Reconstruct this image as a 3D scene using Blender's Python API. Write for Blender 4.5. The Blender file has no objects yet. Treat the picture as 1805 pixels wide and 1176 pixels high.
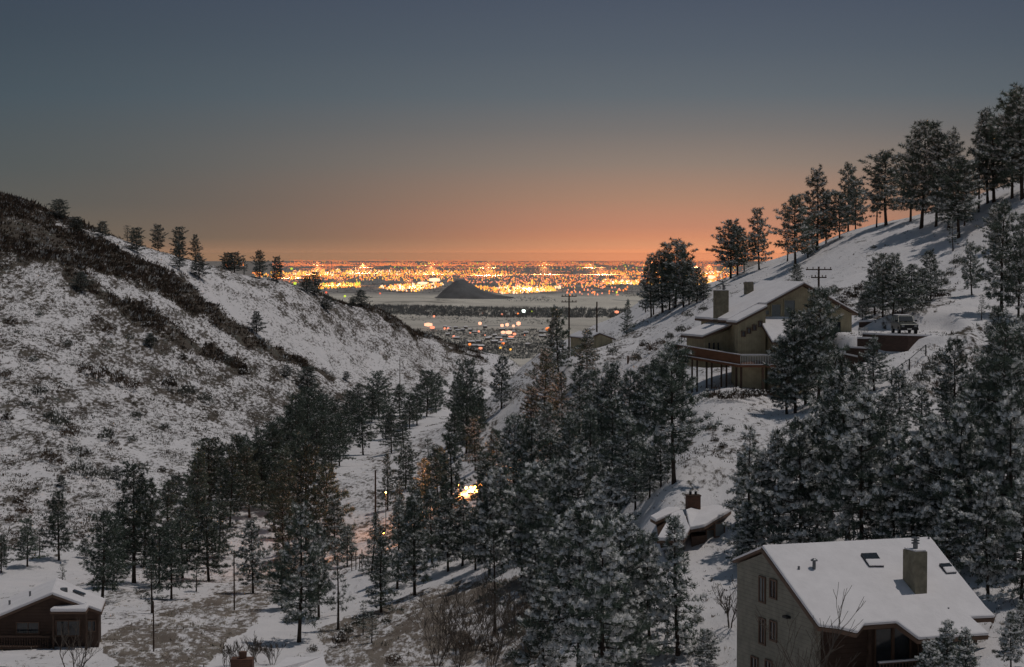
import bpy, math, random
import numpy as np
from mathutils import Vector
C = bpy.context.scene.collection
scn = bpy.context.scene
R = math.radians
F = 3600.0          # focal length measured on an 1805 pixel wide frame
PT = 138.0 / 3600.0 # camera pitch below the horizon
CP, SP = math.cos(PT), math.sin(PT)

# ---------------------------------------------------------------- camera
cd = bpy.data.cameras.new("camera"); cam = bpy.data.objects.new("camera", cd); C.objects.link(cam)
cd.lens = F * 36.0 / 1805.0; cd.sensor_width = 36; cd.clip_start = 1; cd.clip_end = 200000
cam.location = (0, 0, 0); cam.rotation_euler = (R(90) - PT, 0, 0)
scn.camera = cam

# ---------------------------------------------------------------- sky
def lin(c):
    return tuple((x / 255.0 / 12.92) if x / 255.0 <= 0.04045 else ((x / 255.0 + 0.055) / 1.055) ** 2.4 for x in c)
world = bpy.data.worlds.new("World"); scn.world = world; world.use_nodes = True
nt = world.node_tree; nt.nodes.clear()
def N(t, typ, **kw):
    n = t.nodes.new(typ)
    for k, v in kw.items(): setattr(n, k, v)
    return n
def mth(t, op, a, b=None, clamp=False):
    n = t.nodes.new("ShaderNodeMath"); n.operation = op; n.use_clamp = clamp
    for i, s in enumerate((a, b)):
        if s is None: continue
        if isinstance(s, (int, float)): n.inputs[i].default_value = s
        else: t.links.new(s, n.inputs[i])
    return n.outputs[0]
tc = N(nt, "ShaderNodeTexCoord"); sx = N(nt, "ShaderNodeSeparateXYZ"); nt.links.new(tc.outputs["Generated"], sx.inputs[0])
el = sx.outputs[2]
def ramp(t, fac, stops):
    r = t.nodes.new("ShaderNodeValToRGB"); e = r.color_ramp.elements
    while len(e) > 1: e.remove(e[0])
    e[0].position = stops[0][0]; e[0].color = (*stops[0][1], 1)
    for p, c in stops[1:]:
        k = e.new(p); k.color = (*c, 1)
    t.links.new(fac, r.inputs[0]); return r.outputs[0]
elm = mth(nt, "MULTIPLY", el, 5.0, True)     # 0 .. 0.2 in sine of elevation
def sp(v): return max(0.0, (450 - v) / 3600.0 * 5.0)
G = 1.0
def st(lst): return [(sp(v), tuple(c) if max(c) < 5 else tuple(x * G for x in lin(c))) for v, c in lst]
glow = ramp(nt, elm, st([(450, (1.90, .62, .24)), (446.5, (1.75, .58, .23)), (443, (1.22, .44, .19)), (438, (.94, .37, .18)), (430, (.80, .335, .17)), (418, (218, 145, 109)), (400, (199, 138, 110)), (350, (172, 134, 112)), (290, (143, 127, 116)),
                         (230, (119, 115, 113)), (170, (99, 106, 112)), (90, (86, 95, 106)), (0, (76, 85, 100)), (-270, (60, 72, 86))]))
side = ramp(nt, elm, st([(450, (.58, .31, .15)), (446.5, (.53, .29, .15)), (443, (.38, .22, .13)), (436, (.27, .17, .11)), (420, (112, 101, 88)), (360, (92, 92, 88)), (300, (81, 88, 89)), (180, (68, 82, 91)),
                         (60, (57, 70, 81)), (0, (54, 66, 79)), (-270, (60, 72, 86))]))
az = mth(nt, "DIVIDE", sx.outputs[0], mth(nt, "MAXIMUM", sx.outputs[1], 0.02))
dz = mth(nt, "DIVIDE", mth(nt, "SUBTRACT", az, 0.098), mth(nt, "ADD", 0.096, mth(nt, "MULTIPLY", el, 1.1)))
gw = mth(nt, "EXPONENT", mth(nt, "MULTIPLY", mth(nt, "MULTIPLY", dz, dz), -0.5))
gw = mth(nt, "MULTIPLY", gw, mth(nt, "GREATER_THAN", sx.outputs[1], 0.0))
mx = N(nt, "ShaderNodeMixRGB"); nt.links.new(gw, mx.inputs[0]); nt.links.new(side, mx.inputs[1]); nt.links.new(glow, mx.inputs[2])
bg = N(nt, "ShaderNodeBackground"); nt.links.new(mx.outputs[0], bg.inputs[0]); bg.inputs[1].default_value = 1.0
wo = N(nt, "ShaderNodeOutputWorld"); nt.links.new(bg.outputs[0], wo.inputs[0])

# ---------------------------------------------------------------- moon (the one sun lamp)
ld = bpy.data.lights.new("moon_light", "SUN"); ld.energy = 1.12; ld.angle = R(0.5); ld.color = (1.0, 0.92, 0.86)
sun = bpy.data.objects.new("moon_light", ld); C.objects.link(sun)
MD = Vector((0.34, 0.13, 1.0)).normalized()
sun.rotation_euler = MD.to_track_quat('Z', 'Y').to_euler()
vs = scn.view_settings; vs.view_transform = 'Standard'; vs.look = 'None'; vs.exposure = 0; vs.gamma = 1; vs.use_curve_mapping = False
try:
    scn.cycles.max_bounces = 6; scn.cycles.volume_bounces = 0; scn.cycles.transparent_max_bounces = 4
    scn.cycles.use_denoising = True
except Exception: pass

# ---------------------------------------------------------------- projection helpers
def ray(u, v):
    a = (u - 902.5) / F; b = (588.0 - v) / F
    return a, CP + b * SP, -SP + b * CP
def W(u, v, d):
    x, y, z = ray(u, v); k = d / y
    return Vector((x * k, d, z * k))
def px(x, y, z):
    fw = y * CP - z * SP; up = y * SP + z * CP
    return 902.5 + F * x / fw, 588.0 - F * up / fw
def onplane(u, v, p0, n):
    r = Vector(ray(u, v)); return r * (p0.dot(n) / r.dot(n))

# ---------------------------------------------------------------- noise
def vnoise(x, y, seed=0):
    xi = np.floor(x).astype(np.int64); yi = np.floor(y).astype(np.int64); fx = x - xi; fy = y - yi
    fx = fx * fx * (3 - 2 * fx); fy = fy * fy * (3 - 2 * fy)
    def h(i, j):
        n = (i * 374761393 + j * 668265263 + seed * 1442695041) & 0xffffffff
        n = ((n ^ (n >> 13)) * 1274126177) & 0xffffffff
        n = n ^ (n >> 16)
        return (n & 0xffff) / 65535.0
    a = h(xi, yi); b = h(xi + 1, yi); c = h(xi, yi + 1); d = h(xi + 1, yi + 1)
    return (a * (1 - fx) + b * fx) * (1 - fy) + (c * (1 - fx) + d * fx) * fy
def fbm(x, y, o=4, seed=0):
    s = 0; a = 0.5; t = 0
    for i in range(o):
        s = s + a * vnoise(x * 2 ** i, y * 2 ** i, seed + i); t += a; a *= 0.5
    return s / t

# ---------------------------------------------------------------- terrain
CTRL = [  # pixel u, v and depth of ground seen in the photograph
 (0,1176,150),(500,1176,165),(900,1176,150),(1200,1176,125),(1500,1260,100),(1805,1176,95),
 (0,1010,228),(450,1000,238),(700,1000,215),(900,1000,190),(1250,950,150),(1500,950,138),(1740,1050,118),(1805,900,140),(1630,1000,126),
 (450,900,290),(640,780,400),(870,660,640),(900,850,250),(900,760,330),(1000,700,290),(1000,850,210),(1100,750,215),(1100,900,175),
 (1050,1000,165),(1100,1100,135),(700,900,270),(700,1100,180),(600,850,320),(300,1080,195),(250,980,240),(800,740,430),(760,690,520),
 (880,700,430),(930,640,420),(1003,640,300),(1045,619,322),(1100,620,300),(1150,580,320),(1110,550,380),(1130,525,385),(1250,498,370),(1330,470,360),(1400,448,345),
 (1500,405,330),(1620,377,320),(1700,350,310),(1805,308,300),(1805,450,250),(1805,600,200),(1700,540,215),(1600,588,200),(1650,480,260),
 (1500,470,280),(1400,500,290),(1250,560,290),(1290,702,195),(1440,700,190),(1500,640,195),(1340,760,175),(1190,850,160),(1230,790,170),
 (1540,632,194.5),(1645,604,197),(1590,645,189),(1500,850,155),(1500,750,172),(1805,750,165),(1650,700,178),(1540,580,206),(1465,668,204),(1380,700,203),(1400,610,215),
 (0,950,250),(0,850,285),(0,750,320),(0,650,355),(0,550,390),(0,450,430),(0,350,470),(200,850,300),(200,700,370),(200,550,430),(200,419,490),
 (100,385,480),(300,448,505),(400,472,520),(400,550,480),(400,700,420),(400,800,352),(500,500,550),(650,545,600),(550,600,520),(600,700,480),(650,640,560),(760,590,660),
 (760,640,630),(850,629,720),(580,522,575),(705,568,630),(810,612,690),(900,632,700)]
pts = [W(*c) for c in CTRL]
P3 = [(p.x, p.y, p.z) for p in pts]
for u, v, d in [(1130,525,385),(1250,498,370),(1330,470,360),(1400,448,345),(1500,405,330),(1620,377,320),(1700,350,310),(1805,308,300),(1990,240,290),
                (0,350,470),(100,385,480),(200,419,490),(300,448,505),(400,472,520),(500,500,550),(580,522,575),(650,545,600),(705,568,630),(760,590,660),(-200,290,440)]:
    p = W(u, v, d); k1 = (d + 55) / d; k2 = (d + 260) / d
    P3.append((p.x * k1, d + 55, p.z - 9)); P3.append((p.x * k2, d + 260, p.z - 70 if d < 400 else p.z - 75))
for u, v, d in [(1045,612,330),(1003,640,300),(930,640,420)]:
    p = W(u, v, d); k = (d + 200) / d; P3.append((p.x * k, d + 200, -45))
# outside the frame
for u, v, d in [(-300,1176,150),(-300,950,250),(-300,750,300),(-300,500,380),(-300,280,430),(-700,200,400),(-700,900,260),
                (2100,1176,90),(2100,900,130),(2100,600,170),(2100,350,230),(2100,200,285),(2500,100,260),(2500,700,150)]:
    p = W(u, v, d); P3.append((p.x, p.y, p.z))
for s in (-0.6, -0.3, 0, 0.3, 0.6):
    P3.append((s * 60, 60, -14 + abs(s))); P3.append((s * 25, 25, -7))
for u in (300, 900, 1400):
    p = W(u, 600, 1000); P3.append((p.x, 1000, -95)); P3.append((p.x * 1.5, 1500, -160))
P3 = np.array(P3)
SX = 3.2
def wc(x, y): return np.stack([x / y * SX, np.log(y)], -1)
def phi(r2): return 0.5 * r2 * np.log(np.maximum(r2, 1e-12))
Kc = wc(P3[:, 0], P3[:, 1]); n_ = len(Kc)
D2 = ((Kc[:, None] - Kc[None]) ** 2).sum(-1)
A = np.zeros((n_ + 3, n_ + 3)); A[:n_, :n_] = phi(D2) + np.eye(n_) * 2e-4
A[:n_, n_] = 1; A[:n_, n_ + 1:] = Kc; A[n_, :n_] = 1; A[n_ + 1:, :n_] = Kc.T
sol = np.linalg.solve(A, np.concatenate([P3[:, 2], np.zeros(3)]))
PLAIN = -180.0
def inside(u, v, poly):
    r = np.zeros(np.shape(u), bool); n = len(poly)
    for i in range(n):
        x0, y0 = poly[i]; x1, y1 = poly[(i + 1) % n]
        c = ((y0 > v) != (y1 > v)) & (u < (x1 - x0) * (v - y0) / ((y1 - y0) if y1 != y0 else 1e-9) + x0)
        r ^= c
    return r
def capsule(u, v, line):
    best = np.full(np.shape(u), 9.0)
    for (x0, y0, r0), (x1, y1, r1) in zip(line[:-1], line[1:]):
        dx, dy = x1 - x0, y1 - y0; t = np.clip(((u - x0) * dx + (v - y0) * dy) / (dx * dx + dy * dy + 1e-9), 0, 1)
        d = np.hypot(u - x0 - t * dx, v - y0 - t * dy) / (r0 + (r1 - r0) * t)
        best = np.minimum(best, d)
    return best
PADS = [(W(1592, 592, 204), 6.2, 9.0, 1.5)]
def ss(e0, e1, x):
    t = np.clip((x - e0) / (e1 - e0), 0, 1); return t * t * (3 - 2 * t)
def base_h(x, y):
    x = np.asarray(x, float); y = np.asarray(y, float); sh = x.shape; x = x.ravel(); y = y.ravel()
    out = np.full(x.shape, PLAIN)
    m = y < 3200
    for i0 in range(0, m.sum(), 60000):
        idx = np.nonzero(m)[0][i0:i0 + 60000]
        q = wc(x[idx], y[idx]); r2 = ((q[:, None] - Kc[None]) ** 2).sum(-1)
        z = phi(r2) @ sol[:n_] + sol[n_] + q @ sol[n_ + 1:]
        z = np.maximum(z, PLAIN)
        w = ss(900, 2600, y[idx])
        out[idx] = z * (1 - w) + PLAIN * w
    return out.reshape(sh)
def ground(x, y):
    x = np.asarray(x, float); y = np.asarray(y, float)
    z = base_h(x, y)
    z = np.where(y < 50, np.minimum(z, -0.24 * y), z)
    near = 1 - ss(600, 1400, y)
    z = z + near * ((fbm(x / 22, y / 22, 3, 5) - 0.5) * 1.8 + (fbm(x / 4.0, y / 4.0, 3, 9) - 0.5) * 0.55)
    left = ss(20, -40, x) * near
    z = z + left * (fbm(x / 60 + y / 300, y / 90, 2, 31) - 0.5) * 3.5
    # pad of the driveway
    c = W(1592, 592, 204); k = ss(7.4, 5.6, np.abs(x - c.x + 0.6)) * ss(8.2, 7.0, np.abs(y - c.y))
    z = z * (1 - k) + (W(1592, 592, 197).z) * k
    p0 = W(1528, 631, 194.5); p1 = W(1648, 605, 196.5); tt = (x - p0.x) / (p1.x - p0.x)
    k = ss(-0.12, 0.0, tt) * ss(1.12, 1.0, tt) * ss(172, 184, y) * ss(196.9, 196.6, y)
    z = z * (1 - k) + np.minimum(z, (p0.z + (p1.z - p0.z) * np.clip(tt, 0, 1)) * y / 194.5 - 0.15) * k
    # far plain relief
    far = ss(2600, 5000, y)
    z = z + far * (fbm(x / 900, y / 1500, 3, 77) - 0.5) * 14 * ss(30000, 9000, y)
    return z
def gz(x, y): return float(ground(np.array([x]), np.array([y]))[0])
_ys = np.exp(np.linspace(math.log(62), math.log(1250), 900))
def hit(u, v):
    a, b, c = ray(u, v); xs = a / b * _ys; zs = c / b * _ys
    g = ground(xs, _ys) - zs
    i = np.nonzero(g > 0)[0]
    if len(i) == 0:     # nothing hit: stand it on the crest nearest to the line of sight
        j = int(np.argmax(np.where(_ys < 760, g / _ys, -9)))
    else: j = int(i[0])
    return float(xs[j]), float(_ys[j]), float(ground(xs[j:j+1], _ys[j:j+1])[0])

# cover of the ground by scrub and grass, with some valley shade mixed in, read off the photograph
BAND = [(-30,392,48),(30,402,46),(70,412,40),(110,426,34),(150,440,28),(230,474,19),(320,516,16),(400,572,12),(470,608,10),(540,646,7),(590,668,5)]
BAND2 = [(120,486,14),(200,525,15),(280,572,17),(350,618,14),(425,652,9)]
def cover(u, v, x, y):
    u = u + (fbm(x / 5, y / 7, 3, 41) - 0.5) * 44; v = v + (fbm(x / 5, y / 7, 3, 43) - 0.5) * 20
    c = np.where(u > 1350, 0.24, 0.27)
    c = np.where(inside(u, v, [(560,800),(900,640),(920,760),(700,1000),(560,1020)]), 0.50, c)  # valley shrubs and grass, thickened to carry some of the bank's shadow too
    c = np.where(inside(u, v, [(120,1040),(300,960),(480,900),(520,1010),(300,1080),(150,1110)]), 0.46, c)  # grass between the pines, raised partly to darken shaded snow
    c = np.where(inside(u, v, [(1020,600),(1150,560),(1300,520),(1290,590),(1230,640),(1060,690),(990,690)]), 0.46, c)
    c = np.where(inside(u, v, [(1450,505),(1560,500),(1680,505),(1700,560),(1560,570),(1470,545)]), 0.55, c)
    c = np.where(inside(u, v, [(1180,770),(1420,760),(1440,830),(1250,850),(1190,830)]), 0.5, c)
    lefthill = (u < 905) & (v < 1010 - 0.52 * u + 60) & (v < 960 - 0.28 * u + 60)
    c = np.where(lefthill, 0.60, c)
    c = np.where(lefthill & (v > 740), 0.50, c)
    c = np.maximum(c, np.where(inside(u, v, [(200,560),(480,640),(620,700),(560,800),(380,740),(150,640)]), 0.68, 0))
    strip = capsule(u, v, [(190,425,12),(300,470,22),(420,540,38),(560,620,42),(680,660,26)])
    c = np.where(strip < 1, np.minimum(c, 0.44), c)
    c = np.where(inside(u, v, [(470,500),(620,545),(760,590),(860,640),(820,665),(640,620),(500,555)]), 0.64, c)
    b = np.minimum(capsule(u, v, BAND), capsule(u, v, BAND2) * 1.15) + (fbm(x / 6, y / 9, 3, 3) - 0.5) * 1.5
    c = np.where(b < 1, 1.0, np.where(b < 1.25, np.maximum(c, 0.75), c))
    c = np.where(capsule(u, v, [(570,518,6),(650,545,7),(745,588,8),(850,634,7)]) < 1, 0.95, c)
    road = capsule(u, v, [(-10,1015,26),(110,1000,22),(250,965,16),(420,905,17),(560,850,16),(640,790,12),(740,750,9),(870,690,8)])
    c = np.where(road < 1, 0.04, c)
    c = np.where(inside(u, v, [(185,1110),(420,1040),(520,960),(560,1000),(470,1080),(380,1176),(190,1176)]), 0.76, c)
    c = np.where(inside(u, v, [(590,1176),(560,1110),(760,1040),(950,1010),(960,1176)]), 0.78, c)
    c = np.where(capsule(u, v, [(380,1190,18),(450,1120,20),(510,1090,14)]) < 1, 0.05, c)
    c = np.where(inside(u, v, [(1100,620),(1300,560),(1330,520),(1180,560)]), 0.30, c)
    c = np.where(inside(u, v, [(860,640),(990,620),(1000,680),(880,720)]), 0.45, c)
    c = np.where(inside(u, v, [(1570,660),(1650,600),(1760,560),(1790,640),(1700,700),(1600,730)]), 0.5, c)
    c = np.where(inside(u, v, [(1640,560),(1730,500),(1760,540),(1690,590)]), 0.2, c)
    c = np.where(inside(u, v, [(1180,880),(1240,840),(1290,850),(1260,870),(1200,900)]), 0.55, c)
    return np.clip(c, 0, 1)

# ---------------------------------------------------------------- materials
def mat(name, col, rough=0.9, metal=0.0, noise=0.0, nscale=3.0, col2=None, bump=0.0, emis=None, estr=0, spec=0.3, coords="Object", randv=0.0):
    m = bpy.data.materials.new(name); m.use_nodes = True; t = m.node_tree; b = t.nodes["Principled BSDF"]
    b.inputs["Base Color"].default_value = (*col, 1); b.inputs["Roughness"].default_value = rough; b.inputs["Metallic"].default_value = metal
    b.inputs["Specular IOR Level"].default_value = spec
    if noise or col2 or bump:
        tcn = N(t, "ShaderNodeTexCoord"); nz = N(t, "ShaderNodeTexNoise"); nz.inputs["Scale"].default_value = nscale; nz.inputs["Detail"].default_value = 5
        nz.inputs["Roughness"].default_value = 0.62
        t.links.new(tcn.outputs[coords], nz.inputs["Vector"])
        c2 = col2 if col2 else tuple(max(0, x * (1 - noise)) for x in col)
        c1 = col if col2 else tuple(x * (1 + noise * 0.6) for x in col)
        o = ramp(t, nz.outputs[0], [(0.35, c2), (0.65, c1)])
        if randv:
            oi = N(t, "ShaderNodeObjectInfo"); h = N(t, "ShaderNodeHueSaturation"); t.links.new(o, h.inputs["Color"])
            t.links.new(mth(t, "ADD", mth(t, "MULTIPLY", oi.outputs["Random"], randv), 1 - randv / 2), h.inputs["Value"]); o = h.outputs[0]
        t.links.new(o, b.inputs["Base Color"])
        if bump:
            bp = N(t, "ShaderNodeBump"); bp.inputs["Strength"].default_value = bump; bp.inputs["Distance"].default_value = 0.1
            t.links.new(nz.outputs[0], bp.inputs["Height"]); t.links.new(bp.outputs[0], b.inputs["Normal"])
    if emis:
        b.inputs["Emission Color"].default_value = (*emis, 1); b.inputs["Emission Strength"].default_value = estr
        m.cycles.emission_sampling = 'NONE'
    return m
def siding(name, col, step=0.2, vertical=False, rough=0.85, depth=0.35):
    m = mat(name, col, rough, noise=0.18, nscale=1.5); t = m.node_tree; b = t.nodes["Principled BSDF"]
    g = N(t, "ShaderNodeTexCoord"); s = N(t, "ShaderNodeSeparateXYZ"); t.links.new(g.outputs["Object"], s.inputs[0])
    src = mth(t, "ADD", s.outputs[0], s.outputs[1]) if vertical else s.outputs[2]
    fr = mth(t, "FRACT", mth(t, "DIVIDE", src, step))
    bp = N(t, "ShaderNodeBump"); bp.inputs["Strength"].default_value = 0.8; bp.inputs["Distance"].default_value = depth * 0.1
    t.links.new(fr, bp.inputs["Height"]); t.links.new(bp.outputs[0], b.inputs["Normal"])
    old = b.inputs["Base Color"].links[0].from_socket
    mm = N(t, "ShaderNodeMixRGB", blend_type="MULTIPLY"); mm.inputs[0].default_value = 1
    t.links.new(old, mm.inputs[1]); t.links.new(ramp(t, fr, [(0.0, (0.55, 0.55, 0.55)), (0.12, (1, 1, 1)), (1, (1, 1, 1))]), mm.inputs[2])
    t.links.new(mm.outputs[0], b.inputs["Base Color"]); return m
M = {}
M['needles'] = mat('needles', (0.108, 0.142, 0.110), 0.75, noise=0.45, nscale=1.2, randv=0.5)
M['needles_dark'] = mat('needles_dark', (0.082, 0.106, 0.090), 0.75, noise=0.4, nscale=1.2, randv=0.4)
M['bark'] = mat('bark', (0.060, 0.045, 0.036), 0.95, noise=0.5, nscale=6)
M['snow_tuft'] = mat('snow_tuft', (0.80, 0.80, 0.78), 0.8, noise=0.2, nscale=5)
M['roof_snow'] = mat('roof_snow', (0.82, 0.80, 0.81), 0.7, noise=0.06, nscale=0.8, bump=0.8)
M['twig'] = mat('twig', (0.115, 0.095, 0.078), 0.95, noise=0.3, nscale=4)
M['scrub_brown'] = mat('scrub_brown', (0.18, 0.132, 0.098), 0.95, noise=0.45, nscale=0.6)
M['scrub_dark'] = mat('scrub_dark', (0.120, 0.095, 0.074), 0.95, noise=0.45, nscale=0.5)
M['scrub_sage'] = mat('scrub_sage', (0.19, 0.195, 0.165), 0.95, noise=0.4, nscale=0.6)
M['grass'] = mat('dry_grass', (0.62, 0.56, 0.46), 0.95, noise=0.35, nscale=0.5)
M['grey_siding'] = siding('grey_siding', (0.235, 0.225, 0.185), 0.22)
M['olive'] = siding('olive_siding', (0.41, 0.355, 0.235), 0.35, vertical=True)
M['brown'] = siding('brown_siding', (0.078, 0.050, 0.038), 0.25)
M['deck'] = siding('deck_wood', (0.19, 0.088, 0.050), 0.18)
M['post'] = mat('post_wood', (0.085, 0.055, 0.040), 0.9, noise=0.3, nscale=3)
M['trim'] = mat('trim_paint', (0.135, 0.085, 0.060), 0.7, noise=0.1)
M['white'] = mat('white_paint', (0.70, 0.68, 0.64), 0.6, noise=0.05)
M['glass'] = mat('window_glass', (0.030, 0.036, 0.042), 0.08, noise=0.2, spec=0.6)
M['curtain'] = mat('curtained_glass', (0.17, 0.19, 0.19), 0.35, noise=0.15)
M['metal'] = mat('flue_metal', (0.16, 0.17, 0.18), 0.4, 0.7, noise=0.2)
M['dark'] = mat('dark_plastic', (0.02, 0.02, 0.022), 0.6, noise=0.2)
M['stucco'] = mat('chimney_stucco', (0.225, 0.205, 0.150), 0.95, noise=0.3, nscale=2.2, bump=0.4)
M['brick'] = None
def brick(name, c1, c2):
    m = mat(name, c1, 0.95); t = m.node_tree; b = t.nodes["Principled BSDF"]; g = N(t, "ShaderNodeTexCoord")
    s = N(t, "ShaderNodeSeparateXYZ"); t.links.new(g.outputs["Object"], s.inputs[0]); cb = N(t, "ShaderNodeCombineXYZ")
    t.links.new(mth(t, "ADD", s.outputs[0], s.outputs[1]), cb.inputs[0]); t.links.new(s.outputs[2], cb.inputs[1])
    k = N(t, "ShaderNodeTexBrick"); k.inputs["Scale"].default_value = 2.2; k.inputs["Color1"].default_value = (*c1, 1); k.inputs["Color2"].default_value = (*c2, 1)
    k.inputs["Mortar"].default_value = (0.05, 0.045, 0.04, 1); k.inputs["Mortar Size"].default_value = 0.015
    t.links.new(cb.outputs[0], k.inputs["Vector"]); t.links.new(k.outputs[0], b.inputs["Base Color"]); return m
M['brick'] = brick('brick', (0.15, 0.075, 0.05), (0.10, 0.055, 0.04))
M['retain'] = brick('retaining_block', (0.115, 0.072, 0.056), (0.080, 0.052, 0.042))
M['car'] = mat('car_paint', (0.060, 0.066, 0.058), 0.35, 0.2, noise=0.1, spec=0.5)
M['chrome'] = mat('chrome', (0.45, 0.46, 0.47), 0.25, 0.9, noise=0.1)
M['tyre'] = mat('tyre', (0.015, 0.015, 0.015), 0.8, noise=0.2)
M['headlight'] = mat('headlight_glass', (0.35, 0.37, 0.38), 0.2, noise=0.1)

# ---------------------------------------------------------------- mesh helpers
class MB:
    def __init__(s): s.v = []; s.f = []; s.m = []
    def add(s, vs, fs, m=0):
        o = len(s.v); s.v += [tuple(p) for p in vs]; s.f += [tuple(i + o for i in f) for f in fs]; s.m += [m] * len(fs); return s
    def prism(s, poly, dv, m=0):
        n = len(poly); dv = Vector(dv); vs = [Vector(p) for p in poly] + [Vector(p) + dv for p in poly]
        return s.add(vs, [tuple(range(n))[::-1], tuple(range(n, 2 * n))] + [(i, (i + 1) % n, n + (i + 1) % n, n + i) for i in range(n)], m)
    def box(s, o, ax, ay, az, m=0):
        o, ax, ay, az = map(Vector, (o, ax, ay, az)); return s.prism([o, o + ax, o + ax + ay, o + ay], az, m)
    def tube(s, pl, rs, seg=6, m=0, cap=True):
        o = len(s.v); pl = [Vector(p) for p in pl]
        for i, p in enumerate(pl):
            d = (pl[min(i + 1, len(pl) - 1)] - pl[max(i - 1, 0)]).normalized()
            a = d.cross(Vector((0.31, 0.95, 0.05))).normalized(); b = d.cross(a)
            for k in range(seg):
                t = 2 * math.pi * k / seg; s.v.append(tuple(p + (a * math.cos(t) + b * math.sin(t)) * rs[i]))
        for i in range(len(pl) - 1):
            for k in range(seg):
                s.f.append((o + i * seg + k, o + i * seg + (k + 1) % seg, o + (i + 1) * seg + (k + 1) % seg, o + (i + 1) * seg + k)); s.m.append(m)
        if cap:
            s.f.append(tuple(o + k for k in range(seg))[::-1]); s.m.append(m)
            s.f.append(tuple(o + (len(pl) - 1) * seg + k for k in range(seg))); s.m.append(m)
        return s
    def build(s, name, mats, parent=None, smooth=False, link=True, bevel=0):
        me = bpy.data.meshes.new(name); me.from_pydata(s.v, [], s.f)
        for m in (mats if isinstance(mats, (list, tuple)) else [mats]): me.materials.append(m)
        me.polygons.foreach_set("material_index", s.m)
        if smooth: me.polygons.foreach_set("use_smooth", [True] * len(s.f))
        me.update()
        o = bpy.data.objects.new(name, me)
        if link: C.objects.link(o)
        if parent is not None:
            o.parent = parent; o.matrix_parent_inverse.identity()
        if bevel:
            b = o.modifiers.new("bevel", "BEVEL"); b.width = bevel; b.segments = 2; b.limit_method = 'ANGLE'
        return o
def tag(o, label=None, cat=None, group=None, kind=None):
    if label: o['label'] = label
    if cat: o['category'] = cat
    if group: o['group'] = group
    if kind: o['kind'] = kind
    return o
def empty(name, loc, label, cat, group=None, rz=0):
    o = bpy.data.objects.new(name, None); C.objects.link(o); o.location = loc; o.rotation_euler = (0, 0, rz); o.empty_display_size = 0.3
    return tag(o, label, cat, group)
class House:
    """parts are given in world coordinates and shifted to the house's own origin"""
    def __init__(s, name, loc, label, cat='house', group=None): s.o = Vector(loc); s.root = empty(name, loc, label, cat, group)
    def part(s, name, mb, mats, parent=None, label=None, bevel=0, smooth=False):
        mb.v = [tuple(Vector(p) - s.o) for p in mb.v]
        o = mb.build(name, mats, parent or s.root, bevel=bevel, smooth=smooth)
        if label: o['label'] = label
        return o
def raw_mesh(name, V, Fc, mats, midx=None, smooth=False):
    """numpy verts (n,3) and triangles (k,3)"""
    me = bpy.data.meshes.new(name); V = np.asarray(V, np.float32); Fc = np.asarray(Fc, np.int32)
    k = Fc.shape[1]
    me.vertices.add(len(V)); me.vertices.foreach_set("co", V.ravel())
    me.loops.add(Fc.size); me.loops.foreach_set("vertex_index", Fc.ravel())
    me.polygons.add(len(Fc)); me.polygons.foreach_set("loop_start", np.arange(0, Fc.size, k, dtype=np.int32))
    me.polygons.foreach_set("loop_total", np.full(len(Fc), k, np.int32))
    for m in mats: me.materials.append(m)
    if midx is not None: me.polygons.foreach_set("material_index", np.asarray(midx, np.int32))
    if smooth: me.polygons.foreach_set("use_smooth", np.ones(len(Fc), bool))
    me.update(calc_edges=True); return me

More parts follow.
